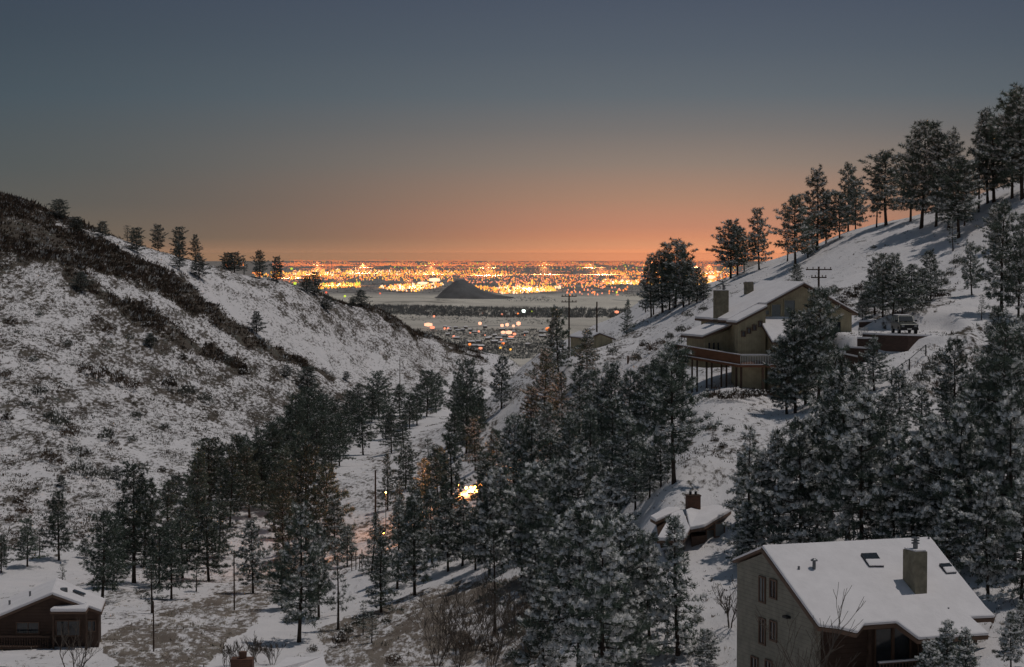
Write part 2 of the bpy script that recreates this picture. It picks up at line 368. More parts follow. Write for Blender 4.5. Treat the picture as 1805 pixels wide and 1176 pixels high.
# ---------------------------------------------------------------- the ground sheet
def build_ground():
    t = np.concatenate([np.linspace(-0.8, -0.30, 40)[:-1], np.linspace(-0.30, 0.30, 620), np.linspace(0.30, 0.8, 40)[1:]])
    ya = np.exp(np.linspace(math.log(14), math.log(70), 30))[:-1]
    yb = np.exp(np.linspace(math.log(70), math.log(760), 820))[:-1]
    yc = np.exp(np.linspace(math.log(760), math.log(62000), 330))
    y = np.concatenate([ya, yb, yc]); T, Y = np.meshgrid(t, y); X = T * Y
    Z = ground(X, Y)
    nr, nc = X.shape
    fw = Y * CP - Z * SP; U = 902.5 + F * X / fw; V = 588 - F * (Y * SP + Z * CP) / fw
    cov = cover(U, V, X, Y); cov = np.where(Y > 900, 0.3, cov)
    cov = np.where(Y < 60, 0.2, cov)
    i = np.arange(nr * nc).reshape(nr, nc)
    q = np.stack([i[:-1, :-1], i[:-1, 1:], i[1:, 1:], i[1:, :-1]], -1).reshape(-1, 4)
    me = raw_mesh("ground", np.stack([X, Y, Z], -1).reshape(-1, 3), q, [], smooth=True)
    at = me.attributes.new("cover", 'FLOAT', 'POINT'); at.data.foreach_set("value", cov.ravel().astype(np.float32))
    st_ = np.maximum(inside(U, V, [(150,1120),(420,1010),(540,940),(600,1000),(470,1090),(380,1200),(150,1200)]), inside(U, V, [(560,1200),(540,1110),(760,1030),(980,1000),(1000,1200)])).astype(float)
    st_ = np.where((Y < 420) & (Y > 80), st_, 0)
    at = me.attributes.new("straw", 'FLOAT', 'POINT'); at.data.foreach_set("value", st_.ravel().astype(np.float32))
    m = bpy.data.materials.new("snowy_ground"); m.use_nodes = True; tr = m.node_tree; b = tr.nodes["Principled BSDF"]
    b.inputs["Roughness"].default_value = 0.85; b.inputs["Specular IOR Level"].default_value = 0.15
    a = N(tr, "ShaderNodeAttribute", attribute_name="cover"); g = N(tr, "ShaderNodeTexCoord")
    sp_ = N(tr, "ShaderNodeSeparateXYZ"); tr.links.new(g.outputs["Object"], sp_.inputs[0])
    gm = N(tr, "ShaderNodeMapping"); gm.inputs["Scale"].default_value = (1, 0.32, 0.8); tr.links.new(g.outputs["Object"], gm.inputs[0])
    n1 = N(tr, "ShaderNodeTexNoise"); n1.inputs["Scale"].default_value = 1.7; n1.inputs["Detail"].default_value = 8; n1.inputs["Roughness"].default_value = 0.72
    tr.links.new(gm.outputs[0], n1.inputs["Vector"])
    n2 = N(tr, "ShaderNodeTexNoise"); n2.inputs["Scale"].default_value = 0.28; n2.inputs["Detail"].default_value = 4
    tr.links.new(gm.outputs[0], n2.inputs["Vector"])
    # bare ground where the noise is under a threshold set by the cover
    th = mth(tr, "SUBTRACT", 0.705, mth(tr, "MULTIPLY", a.outputs["Fac"], 0.40))
    th = mth(tr, "SUBTRACT", th, mth(tr, "MULTIPLY", mth(tr, "SUBTRACT", n2.outputs[0], 0.5), 0.55))
    k = mth(tr, "MULTIPLY", mth(tr, "SUBTRACT", n1.outputs[0], th), 9.0, True)
    n3 = N(tr, "ShaderNodeTexNoise"); n3.inputs["Scale"].default_value = 0.35; n3.inputs["Detail"].default_value = 5; tr.links.new(g.outputs["Object"], n3.inputs["Vector"])
    dirt = ramp(tr, n3.outputs[0], [(0.35, (0.066, 0.054, 0.044)), (0.55, (0.112, 0.096, 0.079)), (0.7, (0.092, 0.098, 0.086))])
    sa = N(tr, "ShaderNodeAttribute", attribute_name="straw"); ms = N(tr, "ShaderNodeMixRGB"); tr.links.new(sa.outputs["Fac"], ms.inputs[0]); tr.links.new(dirt, ms.inputs[1])
    tr.links.new(ramp(tr, n3.outputs[0], [(0.35, (0.15, 0.125, 0.105)), (0.65, (0.23, 0.20, 0.17))]), ms.inputs[2]); dirt = ms.outputs[0]
    snow = ramp(tr, n3.outputs[0], [(0.3, (0.72, 0.71, 0.72)), (0.7, (0.80, 0.78, 0.785))])
    mxn = N(tr, "ShaderNodeMixRGB"); tr.links.new(k, mxn.inputs[0]); tr.links.new(snow, mxn.inputs[1]); tr.links.new(dirt, mxn.inputs[2])
    # the far plain: fields, tree belts and built-up land by their own noise
    mp = N(tr, "ShaderNodeMapping"); mp.inputs["Scale"].default_value = (0.0011, 0.0006, 1); tr.links.new(g.outputs["Object"], mp.inputs[0])
    nf = N(tr, "ShaderNodeTexNoise"); nf.inputs["Scale"].default_value = 1; nf.inputs["Detail"].default_value = 6; nf.inputs["Roughness"].default_value = 0.65; tr.links.new(mp.outputs[0], nf.inputs["Vector"])
    field = ramp(tr, nf.outputs[0], [(0.34, (0.12, 0.115, 0.10)), (0.42, (0.60, 0.56, 0.48)), (0.58, (0.78, 0.73, 0.63)), (0.70, (0.30, 0.29, 0.27))])
    mp2 = N(tr, "ShaderNodeMapping"); mp2.inputs["Scale"].default_value = (0.01, 0.004, 1); tr.links.new(g.outputs["Object"], mp2.inputs[0])
    nu = N(tr, "ShaderNodeTexNoise"); nu.inputs["Detail"].default_value = 4; nu.inputs["Scale"].default_value = 1; tr.links.new(mp2.outputs[0], nu.inputs["Vector"])
    urban = ramp(tr, nu.outputs[0], [(0.4, (0.18, 0.17, 0.165)), (0.6, (0.42, 0.40, 0.37))])
    fu = mth(tr, "DIVIDE", mth(tr, "SUBTRACT", sp_.outputs[1], 8900), 900, True)
    fu2 = mth(tr, "MULTIPLY", mth(tr, "DIVIDE", mth(tr, "SUBTRACT", 6200, sp_.outputs[1]), 300, True), 0.3)
    fu = mth(tr, "MAXIMUM", fu, fu2)
    m2 = N(tr, "ShaderNodeMixRGB"); tr.links.new(fu, m2.inputs[0]); tr.links.new(field, m2.inputs[1]); tr.links.new(urban, m2.inputs[2])
    ff = mth(tr, "DIVIDE", mth(tr, "SUBTRACT", sp_.outputs[1], 1500), 700, True)
    m3 = N(tr, "ShaderNodeMixRGB"); tr.links.new(ff, m3.inputs[0]); tr.links.new(mxn.outputs[0], m3.inputs[1]); tr.links.new(m2.outputs[0], m3.inputs[2])
    tr.links.new(m3.outputs[0], b.inputs["Base Color"])
    bp = N(tr, "ShaderNodeBump"); bp.inputs["Strength"].default_value = 0.6; bp.inputs["Distance"].default_value = 0.2
    tr.links.new(mth(tr, "ADD", n1.outputs[0], mth(tr, "MULTIPLY", k, 0.15)), bp.inputs["Height"])
    tr.links.new(bp.outputs[0], b.inputs["Normal"])
    me.materials.append(m)
    o = bpy.data.objects.new("ground", me); C.objects.link(o); tag(o, kind='structure'); return o
build_ground()

# ---------------------------------------------------------------- buildings
def quad_slab(pts, t): return MB().prism([Vector(p) for p in pts], (0, 0, t))
def win(H, c, ax, az, out, frame='trim', pane='glass', name='window', bars=0):
    """window centred on c, half extents ax (sideways) and az (up), facing out"""
    c, ax, az, out = map(Vector, (c, ax, az, out)); fw = 0.09
    axn, azn = ax.normalized(), az.normalized(); b = MB(); o0 = c - out * 0.05; dep = out * 0.13
    b.box(o0 - ax - az - azn * fw - axn * fw, 2 * ax + axn * 2 * fw, azn * fw, dep); b.box(o0 - ax + az - axn * fw, 2 * ax + axn * 2 * fw, azn * fw, dep)
    b.box(o0 - ax - az - axn * fw, axn * fw, 2 * az, dep); b.box(o0 + ax - az, axn * fw, 2 * az, dep)
    for k in range(bars): b.box(o0 - ax + ax * 2 * (k + 1) / (bars + 1) - az, axn * 0.06, 2 * az, dep * 0.9)
    f = H.part(name, b, M[frame])
    H.part('pane', MB().box(c - ax - az - out * 0.03, 2 * ax, 2 * az, out * 0.05), M[pane], f)
    return f

# --- large grey house, lower right
A0 = W(1342, 963, 109); th = R(20); E1 = Vector((math.cos(th), math.sin(th), 0)); E2 = Vector((math.sin(th), -math.cos(th), 0)); UP = Vector((0, 0, 1))
sl = R(26); RN = (E2 * math.sin(sl) + UP * math.cos(sl)).normalized()
def rp(u, v): return onplane(u, v, A0, RN)
Ltop = (rp(1639, 948) - A0).dot(E1)
H1 = House('grey_house', (A0.x + 5, A0.y - 2, -26), 'large grey sided house with a broad snow covered roof, stone coloured chimney and skylights')
gx0 = 0.25; rback = -3.4; rfront = 5.6; zb = -27.0
def hp(a, r, z): return A0 + E1 * a + E2 * r + UP * (z - A0.z)
def rz(r): return A0.z - abs(r) * math.tan(sl) if r > 0 else A0.z + r * math.tan(R(18))
wp = [hp(gx0, rback, zb), hp(gx0, rfront, zb), hp(gx0, rfront, rz(rfront) - 0.35), hp(gx0, 0, A0.z - 0.35), hp(gx0, rback, rz(rback) - 0.35)]
H1.part('gable_wall', MB().prism(wp, E1 * 0.3), M['grey_siding'])
Lh = Ltop - 0.1; print('LTOP', Ltop, [(round((rp(*p)-A0).dot(E1),2), round((rp(*p)-A0).dot(E2),2)) for p in [(1443,1104),(1738,1072),(1755,1088),(1744,1119),(1619,1127)]])
H1.part('wall', MB().prism([p + E1 * 0.3 for p in [hp(gx0, rback, zb), hp(gx0, rfront - 1.2, zb), hp(gx0, rfront - 1.2, rz(rfront - 1.2) - 0.35), hp(gx0, 0, A0.z - 0.36), hp(gx0, rback, rz(rback) - 0.36)]], E1 * (Lh - 1.0)), M['brown'])
outline = [(1342,963),(1443,1104),(1478,1108),(1512,1116),(1523,1102),(1580,1098),(1619,1127),(1709,1121),(1744,1119),(1711,1090),(1755,1088),(1738,1072),(1690,1013),(1639,948)]
rpts = [rp(*p) for p in outline]
rf = H1.part('roof', MB().prism([p - RN * 0.30 for p in rpts], RN * 0.22), M['trim'])
H1.part('roof_snow', MB().prism([p - RN * 0.078 + (p - rpts[0]).normalized() * 0.0 for p in rpts], RN * 0.2), M['roof_snow'], rf, bevel=0.11)
bk = [hp(0.05, -0.05, A0.z - 0.25), hp(Ltop, -0.05, A0.z - 0.25), hp(Ltop, rback - 0.2, rz(rback - 0.2) - 0.25), hp(0.05, rback - 0.2, rz(rback - 0.2) - 0.25)]
H1.part('roof', MB().prism(bk, UP * 0.12), M['trim']); 
H1.part('roof_snow', MB().prism([p + UP * 0.125 for p in bk], UP * 0.13), M['roof_snow'], bevel=0.04)
def gw_(u, v): return onplane(u, v, hp(gx0, 0, 0), E1)
for (u0, v0, u1, v1) in [(1339,1019,1350,1060),(1358,1024,1370,1053),(1339,1092,1350,1134),(1358,1097,1370,1128),(1325,1160,1337,1190),(1350,1166,1362,1192)]:
    a = gw_(u0, (v0 + v1) / 2); b = gw_(u1, (v0 + v1) / 2); hgt = (gw_((u0 + u1) / 2, v0) - gw_((u0 + u1) / 2, v1)).length / 2
    c = (a + b) / 2; win(H1, c - E1 * 0.0, E2 * (abs((b - a).dot(E2)) / 2 - 0.07), UP * hgt, -E1, pane='curtain' if u0 == 1339 and v0 < 1050 else 'glass', bars=1)
H1.part('eave_lamp', MB().box(gw_(1386, 1088), E2 * 0.5, -E1 * 0.25, UP * 0.12), M['dark'])
# front: glazed bays, recess and balcony
fr = rfront - 1.2
for a0, a1, zz0, zz1 in [(1.4, 2.3, -23.0, -21.6), (2.5, 3.4, -23.0, -21.6), (4.4, 5.4, -21.7, -19.6), (5.5, 6.5, -21.7, -19.6), (7.0, 8.0, -21.7, -19.7), (8.6, 9.5, -21.7, -19.8)]:
    win(H1, hp((a0 + a1) / 2, fr + 0.02, (zz0 + zz1) / 2), E1 * (a1 - a0) / 2 * 0.92, UP * (zz1 - zz0) / 2, E2)
for a in (3.6, 6.7, 8.2, 10.0): H1.part('post', MB().box(hp(a, fr + 0.6, zb), E1 * 0.16, E2 * 0.16, UP * (rz(fr + 0.6) - 0.42 - zb)), M['post'])
bal = H1.part('balcony', MB().box(hp(3.7, fr + 0.02, -22.0), E1 * 3.0, E2 * 1.7, UP * 0.18), M['post'])
b = MB().box(hp(3.7, fr + 1.6, -21.1), E1 * 3.0, E2 * 0.12, UP * 0.08)
for k in range(16): b.box(hp(3.75 + k * 0.19, fr + 1.63, -21.82), E1 * 0.05, E2 * 0.05, UP * 0.72)
H1.part('railing', b, M['trim'], bal); H1.part('railing_snow', MB().box(hp(3.68, fr + 1.57, -21.017), E1 * 3.04, E2 * 0.18, UP * 0.09), M['roof_snow'], bal)
# chimney with metal flue
cb = rp(1613, 1052); ct = 2.35
ch = H1.part('chimney', MB().box(cb - UP * 0.6, E1 * 0.72, -E2 * 1.25, UP * (ct + 0.6)), M['stucco'])
H1.part('chimney_snow', MB().box(cb + UP * (ct + 0.002) + E1 * 0.04 - E2 * 0.04, E1 * 0.64, -E2 * 1.17, UP * 0.10), M['roof_snow'], ch, bevel=0.03)
cc = cb + UP * ct + E1 * 0.36 - E2 * 0.6
b = MB().tube([cc, cc + UP * 0.45], [0.13, 0.13], 10)
for z0 in (0.36, 0.5, 0.64): b.tube([cc + UP * z0, cc + UP * (z0 + 0.05)], [0.22, 0.22], 10)
b.tube([cc + UP * 0.45, cc + UP * 0.62], [0.09, 0.09], 8)
H1.part('flue', b, M['metal'], ch)
for poly, k in [([(1516,982),(1543,981),(1557,1003),(1531,1003)], 0.55), ([(1654,1000),(1672,999),(1685,1014),(1667,1015)], 0.5)]:
    q = [rp(*p) + RN * 0.12 for p in poly]
    m1 = q[0].lerp(q[3], k); m2 = q[1].lerp(q[2], k)
    s_ = H1.part('skylight', MB().prism(q, RN * 0.10), M['dark'])
    H1.part('pane', MB().prism([q[0] + RN * 0.102, q[1] + RN * 0.102, m2 + RN * 0.102, m1 + RN * 0.102], RN * 0.03), M['glass'], s_)
    H1.part('skylight_snow', MB().prism([m1 + RN * 0.11, m2 + RN * 0.11, q[2] + RN * 0.06, q[3] + RN * 0.06], RN * 0.07), M['roof_snow'], s_)
for u, v, r, h in [(1408, 1008, 0.06, 0.3), (1435, 1007, 0.09, 0.55), (1637, 954, 0.05, 0.25), (1672, 1077, 0.05, 0.18)]:
    p = rp(u, v); b = MB().tube([p - UP * 0.1, p + UP * h], [r, r], 8)
    if h > 0.5: b.tube([p + UP * h, p + UP * (h + 0.06), p + UP * (h + 0.14)], [r * 2.1, r * 2.1, r * 0.6], 8)
    H1.part('vent_pipe', b, M['metal'])

# --- tan house on the right slope
HO = W(1415, 503, 205); t2 = R(20); ER = Vector((math.cos(t2), math.sin(t2), 0)); EB = Vector((-math.sin(t2), math.cos(t2), 0))
H2 = House('tan_house', (HO.x, HO.y, HO.z - 12), 'tan sided house on the slope with long snowy shed roofs and a raised deck')
def q(x, y, z): return HO + ER * x + EB * y + UP * z
K = 205 / 3600.0
base = -12.5
H2.part('wall', MB().prism([q(-7.2, 0, -7.7), q(5.6, 0, -7.7), q(5.6, 0, -2.9), q(0, 0, -0.12), q(-7.2, 0, -3.55)], EB * 8.5), M['olive'])
H2.part('wall', MB().prism([q(-6.95, 0.02, base), q(5.55, 0.02, base), q(5.55, 0.02, -7.71), q(-6.95, 0.02, -7.71)], EB * 1.9), M['olive'])
def shed(pts, ov=0.0, name='roof', t=0.2, s=0.22):
    r = H2.part(name, MB().prism(pts, UP * t), M['trim']); H2.part('roof_snow', MB().prism([p + UP * (t + 0.003) for p in pts], UP * s), M['roof_snow'], r, bevel=0.06); return r
shed([q(-7.7, 1.2, -3.72), q(-4.4, 1.2, -2.12), q(-4.4, -0.4, -2.12), q(0, -0.4, 0), q(0, 9.0, 0), q(-7.7, 9.0, -3.72)])
shed([q(0, -0.4, 0), q(6.1, -0.4, -3.1), q(6.1, 9.0, -3.1), q(0, 9.0, 0)], t=0.2, s=0.16)
# lower left wing
H2.part('wing_wall', MB().prism([q(-10.0, 1.8, -8.2), q(-7.22, 1.8, -8.2), q(-7.22, 1.8, -4.4), q(-10.0, 1.8, -5.2)], EB * 4.2), M['olive'])
shed([q(-10.5, 1.3, -5.32), q(-7.25, 1.3, -4.15), q(-7.25, 6.4, -4.15), q(-10.5, 6.4, -5.32)])
# front bay with its own bright roof
H2.part('bay_wall', MB().prism([q(-4.3, -0.01, -12.4), q(-4.3, -2.6, -12.4), q(-4.3, -2.6, -5.75), q(-4.3, -0.01, -3.75)], ER * 3.4), M['olive'])
shed([q(-5.0, -0.02, -3.5), q(-5.0, -3.1, -5.75), q(-0.5, -3.1, -5.75), q(-0.5, -0.02, -3.5)])
# stepped tower wall to the left of the bay
H2.part('tower_wall', MB().prism([q(-7.6, -0.9, base), q(-4.6, -0.9, base), q(-4.6, -0.9, -2.35), q(-7.6, -0.9, -3.7)], EB * 0.88), M['olive'])
shed([q(-7.9, -1.1, -3.85), q(-4.5, -1.1, -2.28), q(-4.5, 1.19, -2.28), q(-7.9, 1.19, -3.85)])
for (x, z) in [(-7.05, -4.75), (-6.45, -4.45), (-5.85, -4.15), (-5.2, -3.8)]: win(H2, q(x, -0.92, z), ER * 0.15, UP * 0.22, -EB)
for (x0, x1, z0, z1) in [(-3.5, -2.5, -3.2, -1.9), (-2.1, -0.9, -3.1, -1.5), (-4.2, -3.8, -2.9, -2.5)]: win(H2, q((x0 + x1) / 2, -0.02, (z0 + z1) / 2), ER * (x1 - x0) / 2, UP * (z1 - z0) / 2, -EB, pane='curtain', frame='olive')
win(H2, q(3.4, -0.02, -4.6), ER * 0.9, UP * 0.9, -EB, frame='olive')
win(H2, q(-3.5, -2.62, -7.3), ER * 0.35, UP * 0.9, -EB); win(H2, q(-2.4, -2.62, -7.2), ER * 0.5, UP * 0.7, -EB)
win(H2, q(-3.6, -2.62, -10.3), ER * 0.3, UP * 0.75, -EB); win(H2, q(-2.6, -2.62, -10.3), ER * 0.3, UP * 0.75, -EB)
for x in (-9.5, -9.0, -8.5): win(H2, q(x, 1.78, -6.2), ER * 0.12, UP * 0.5, -EB, frame='olive')
for (x, y, w, z0, z1) in [(-7.7, 3.6, 1.25, -7, -0.55), (-3.0, 6.5, 0.8, -2.5, 0.25)]:
    c_ = H2.part('chimney', MB().box(q(x, y, z0), ER * w, EB * w * 0.8, UP * (z1 - z0)), M['stucco'])
    H2.part('chimney_snow', MB().box(q(x + 0.04, y + 0.04, z1 + 0.002), ER * (w - 0.08), EB * (w * 0.8 - 0.08), UP * 0.07), M['roof_snow'], c_)
b = MB().tube([q(-6.75, 4.1, -0.5), q(-6.75, 4.1, -0.1)], [0.1, 0.1], 8); b.tube([q(-6.75, 4.1, -0.15), q(-6.75, 4.1, 0.0)], [0.17, 0.17], 8); H2.part('flue', b, M['metal'])
# raised deck: solid timber rail running back on the left, balusters in front, tall posts
d0, d1, d2 = q(-12.4, 3.6, -6.85), q(-7.7, -1.6, -7.75), q(-1.5, -3.6, -7.75)
dk = H2.part('deck', MB().prism([d0, d1, d2, q(-1.5, -2.62, -7.75), q(-4.3, -0.92, -7.75), q(-7.6, 1.79, -7.75), q(-9.9, 3.6, -7.3)], UP * -0.28), M['deck'])
def rail(p0, p1, h, mm, solid):
    d = (p1 - p0); n = Vector((d.y, -d.x, 0)).normalized(); b = MB()
    if solid:
        b.prism([p0, p1, p1 + n * 0.08, p0 + n * 0.08], UP * h)
    else:
        k = max(3, int(d.length / 0.16))
        for i in range(k + 1): b.box(p0 + d * (i / k), d.normalized() * 0.05, n * 0.05, UP * h)
        b.prism([p0 + UP * h, p1 + UP * h, p1 + UP * h + n * 0.12, p0 + UP * h + n * 0.12], UP * 0.08)
    return b
H2.part('deck_rail', rail(d0, d1, 0.95, 0, True), M['deck'], dk)
H2.part('deck_rail', rail(d1, d1.lerp(d2, 0.55), 0.85, 0, False), M['white'], dk); H2.part('deck_rail', rail(d1.lerp(d2, 0.57), d2, 0.85, 0, False), M['post'], dk)
for p0, p1, h in [(d0, d1, 0.953), (d1, d2, 0.955)]:
    n = Vector(((p1 - p0).y, -(p1 - p0).x, 0)).normalized()
    H2.part('deck_snow', MB().prism([p0 + UP * h, p1 + UP * h, p1 + UP * h + n * 0.13, p0 + UP * h + n * 0.13], UP * 0.09), M['roof_snow'], dk)
    H2.part('deck_snow', MB().prism([p0 - UP * 0.02 + n * 0.083, p1 - UP * 0.02 + n * 0.083, p1 - UP * 0.02 + n * 0.22, p0 - UP * 0.02 + n * 0.22], UP * 0.07), M['roof_snow'], dk)
for i in range(9):
    p = d0.lerp(d1, 0.08 + i * 0.112) + ER * (0.5 if i % 2 else 0.25)
    H2.part('deck_post', MB().box(Vector((p.x, p.y, p.z - 0.28)), ER * 0.14, EB * 0.14, -UP * (p.z - 0.28 - gz(p.x, p.y) + 0.5)), M['post'], dk)
for t_ in (0.02, 0.35, 0.68, 0.98):
    p = d1.lerp(d2, t_) + EB * 0.2
    H2.part('deck_post', MB().box(Vector((p.x, p.y, p.z - 0.28)), ER * 0.18, EB * 0.18, -UP * (p.z - 0.28 - gz(p.x, p.y) + 0.5)), M['trim'], dk)

# --- cabin, lower left
aF, aB = W(92, 1045, 160), W(101, 1020, 167.5); rF, rB = W(179, 1076, 160), W(186, 1057, 167.0); lF, lB = W(-42, 1101, 160), W(-34, 1075, 168)
H3 = House('brown_cabin', (aF.x, aF.y + 3, -33), 'dark brown gabled cabin in the lower left corner with snow on its roof and porch')
YB = (aB - aF).normalized(); YB = Vector((YB.x, YB.y, 0)); dn = UP * -0.38
wi = 0.35
H3.part('wall', MB().prism([Vector((lF.x + wi, aF.y + 0.5, -33.5)), Vector((rF.x - wi, aF.y + 0.5, -33.5)), Vector((rF.x - wi, aF.y + 0.5, rF.z - 0.28)), Vector((aF.x, aF.y + 0.5, aF.z - 0.42)), Vector((lF.x + wi, aF.y + 0.5, lF.z - 0.28))], YB * 6.2), M['brown'])
for P_, lab in (([aF, rF, rB, aB], None), ([lF, aF, aB, lB], None)):
    r_ = H3.part('roof', MB().prism([p + UP * -0.36 for p in P_], UP * 0.2), M['trim'])
    H3.part('roof_snow', MB().prism([p + UP * -0.157 for p in P_], UP * 0.24), M['roof_snow'], r_, bevel=0.07)
po = [W(88, 1079, 158.6), W(152, 1079, 158.6), W(158, 1070, 160.4), W(150, 1067, 160.4), W(94, 1075, 160.4)]
pr = H3.part('porch_roof', MB().prism([p - UP * 0.02 for p in po], UP * -0.14), M['trim'])
H3.part('roof_snow', MB().prism(po, UP * 0.30), M['roof_snow'], pr, bevel=0.12)
for u in (92, 150):
    p = W(u, 1082, 158.8); H3.part('post', MB().box(p + UP * -0.02, Vector((0.13, 0, 0)), Vector((0, 0.13, 0)), Vector((0, 0, -3.2))), M['post'])
XA = Vector((1, 0, 0)); YO = Vector((0, -1, 0))
for u0, v0, u1, v1, pn in [(20,1138,34,1154,'curtain'),(40,1138,50,1154,'curtain'),(30,1098,68,1116,'glass'),(100,1095,140,1120,'glass'),(72,1140,84,1160,'glass'),(155,1095,168,1112,'glass')]:
    a = W(u0, v0, 160.48); b2 = W(u1, v1, 160.48); win(H3, (a + b2) / 2, XA * (b2.x - a.x) / 2, UP * (a.z - b2.z) / 2, YO, pane=pn, bars=1)
b = MB(); a = W(-20, 1124, 159); b2 = W(88, 1124, 159)
b.box(a, XA * (b2.x - a.x), Vector((0, 0.1, 0)), UP * 0.12); b.box(a - UP * 0.9, XA * (b2.x - a.x), Vector((0, 1.4, 0)), UP * 0.16)
for k in range(24): b.box(a + XA * (k * (b2.x - a.x) / 24) - UP * 0.75, XA * 0.06, Vector((0, 0.06, 0)), UP * 0.76)
H3.part('balcony', b, M['brown'])
b = MB(); p = (aF + aB) / 2 + Vector((1.0, -1.2, -0.5)); b.tube([p, p + UP * 0.5], [0.3, 0.3], 8); H3.part('roof_vent', b, M['metal'])
sk = W(128, 1043, 163.5); H3.part('skylight', MB().prism([sk, sk + Vector((0.9, 0, -0.33)), sk + Vector((0.95, 0.5, -0.33)), sk + Vector((0.05, 0.5, 0))], UP * 0.12), M['glass'])
for u, v in ((53, 1050), (17, 1066)):
    p = W(u, v, 163); H3.part('vent_pipe', MB().tube([p - UP * 0.5, p + UP * 0.35], [0.09, 0.09], 8), M['metal'])

# --- brown house with brick chimney, half hidden among the pines
O4 = W(1215, 930, 150)
H4 = House('brick_chimney_house', (O4.x, O4.y, -25), 'brown house with snowy hipped roofs and a square brick chimney among the pines')
def P4(*l): return [W(*p) for p in l]
for pts_, sn in [(P4((1209,903,152.5),(1236,893,156),(1264,888,158),(1289,901,153),(1242,929,148),(1216,934,147.6)), 0.28),
                 (P4((1146,914,152),(1212,879,160),(1212,900,155),(1184,908,152.4),(1156,920,149.8)), 0.26),
                 (P4((1184,909,152.2),(1203,902,153.4),(1216,934.5,147.5),(1206,952,145.5),(1158,953,146.5)), 0.26)]:
    r_ = H4.part('roof', MB().prism([p - UP * 0.22 for p in pts_], UP * 0.18), M['trim'])
    H4.part('roof_snow', MB().prism([p - UP * 0.037 for p in pts_], UP * sn), M['roof_snow'], r_, bevel=0.08)
w4 = P4((1213,906,152.8),(1264,893,157),(1284,904,153),(1242,932,149),(1219,938,148.2)); zt = min(p.z for p in w4) - 0.35
H4.part('wall', MB().prism([Vector((p.x, p.y, zt)) for p in w4], UP * -5.5), M['brown'])
w5 = P4((1160,916,151.5),(1212,885,158.5),(1210,903,154.5),(1206,938,148.5),(1165,940,148.8)); zt = min(p.z for p in w5) - 0.1
H4.part('wall', MB().prism([Vector((p.x, p.y, zt)) for p in w5], UP * -4.5), M['brown'])
tri = P4((1156,921,150.4),(1183,909,152.6),(1160,944,149.6)); H4.part('gable_wall', MB().prism(tri, Vector((0.2, 0.6, 0))), M['brown'])
cz = W(1212, 900, 153.5)
ch4 = H4.part('chimney', MB().box(cz - UP * 0.9, Vector((1.0, 0.15, 0)), Vector((-0.1, 0.8, 0)), UP * 1.95), M['brick'])
H4.part('chimney_cap', MB().box(cz + UP * 1.052 - Vector((0.05, 0.05, 0)), Vector((1.1, 0.15, 0)), Vector((-0.1, 0.9, 0)), UP * 0.09), M['post'], ch4)
for k in (0.25, 0.65): H4.part('flue', MB().tube([cz + UP * 1.1 + Vector((k, 0.45, 0)), cz + UP * 1.4 + Vector((k, 0.45, 0))], [0.1, 0.1], 8), M['dark'], ch4)
for (u, v) in ((1253, 945), (1268, 934)):
    c = W(u, v, 149.7); win(H4, c, Vector((0.35, 0.3, 0)), UP * 0.45, Vector((0.5, -0.8, 0)).normalized(), pane='curtain')

# --- garage by the power poles
H5 = House('gabled_garage', W(1040, 617, 332), 'small tan garage with a snowy gable roof beside the bare pole')
aF5, lF5, rF5 = W(1057, 587, 328), W(1040, 595, 329), W(1083, 596, 327)
bk5 = Vector((-3.1, 6.5, 0))
H5.part('wall', MB().prism([Vector((lF5.x + .15, lF5.y, -19)), Vector((rF5.x - .3, rF5.y, -19)), Vector((rF5.x - .3, rF5.y, rF5.z - .2)), aF5 - UP * .2, Vector((lF5.x + .15, lF5.y, lF5.z - .2))], bk5), M['olive'])
for P_ in ([lF5 - Vector((.3, .3, .1)), aF5 - Vector((0, .3, 0)), aF5 + bk5, lF5 + bk5 - Vector((.3, 0, .1))], [aF5 - Vector((0, .3, 0)), rF5 - Vector((-.2, .3, .1)), rF5 + bk5, aF5 + bk5]):
    r_ = H5.part('roof', MB().prism([p - UP * 0.16 for p in P_], UP * 0.12), M['trim']); H5.part('roof_snow', MB().prism([p - UP * 0.037 for p in P_], UP * 0.16), M['roof_snow'], r_, bevel=0.04)
H5.part('door', MB().box(Vector((lF5.x - 0.02, lF5.y + 2.2, -18.2)) + Vector((-1.0, 0, 0)), Vector((-0.06, 0, 0)), Vector((-1.0, 2.0, 0)), UP * 1.9), M['white'])

# --- roof and chimneys cut by the bottom edge of the frame
r6 = [W(503, 1164, 128), W(571, 1162, 130), W(590, 1230, 119), W(400, 1236, 117), W(470, 1190, 122)]
H6 = House('low_house', (r6[0].x, r6[0].y, -30), 'house at the bottom edge showing only a rounded snowy roof corner and rust brown chimney')
rr = H6.part('roof', MB().prism([p - UP * .3 for p in r6], UP * .2), M['trim']); H6.part('roof_snow', MB().prism([p - UP * .097 for p in r6], UP * .3), M['roof_snow'], rr, bevel=0.1)
H6.part('wall', MB().prism([Vector((p.x * 0.98, p.y, p.z - 0.4)) for p in (W(510, 1172, 127), W(566, 1170, 128.6), W(578, 1225, 120), W(415, 1230, 118), W(475, 1192, 122))], UP * -4), M['brown'])
cc = W(406, 1176, 120); b = MB().box(cc - UP * 1.5, XA * 1.3, Vector((0, 0.9, 0)), UP * 1.95); H6.part('chimney', b, M['brick'])
b = MB().tube([cc + Vector((.7, .4, .4)), cc + Vector((.7, .4, .85))], [.22, .25], 8); H6.part('chimney_pot', b, M['brick'])

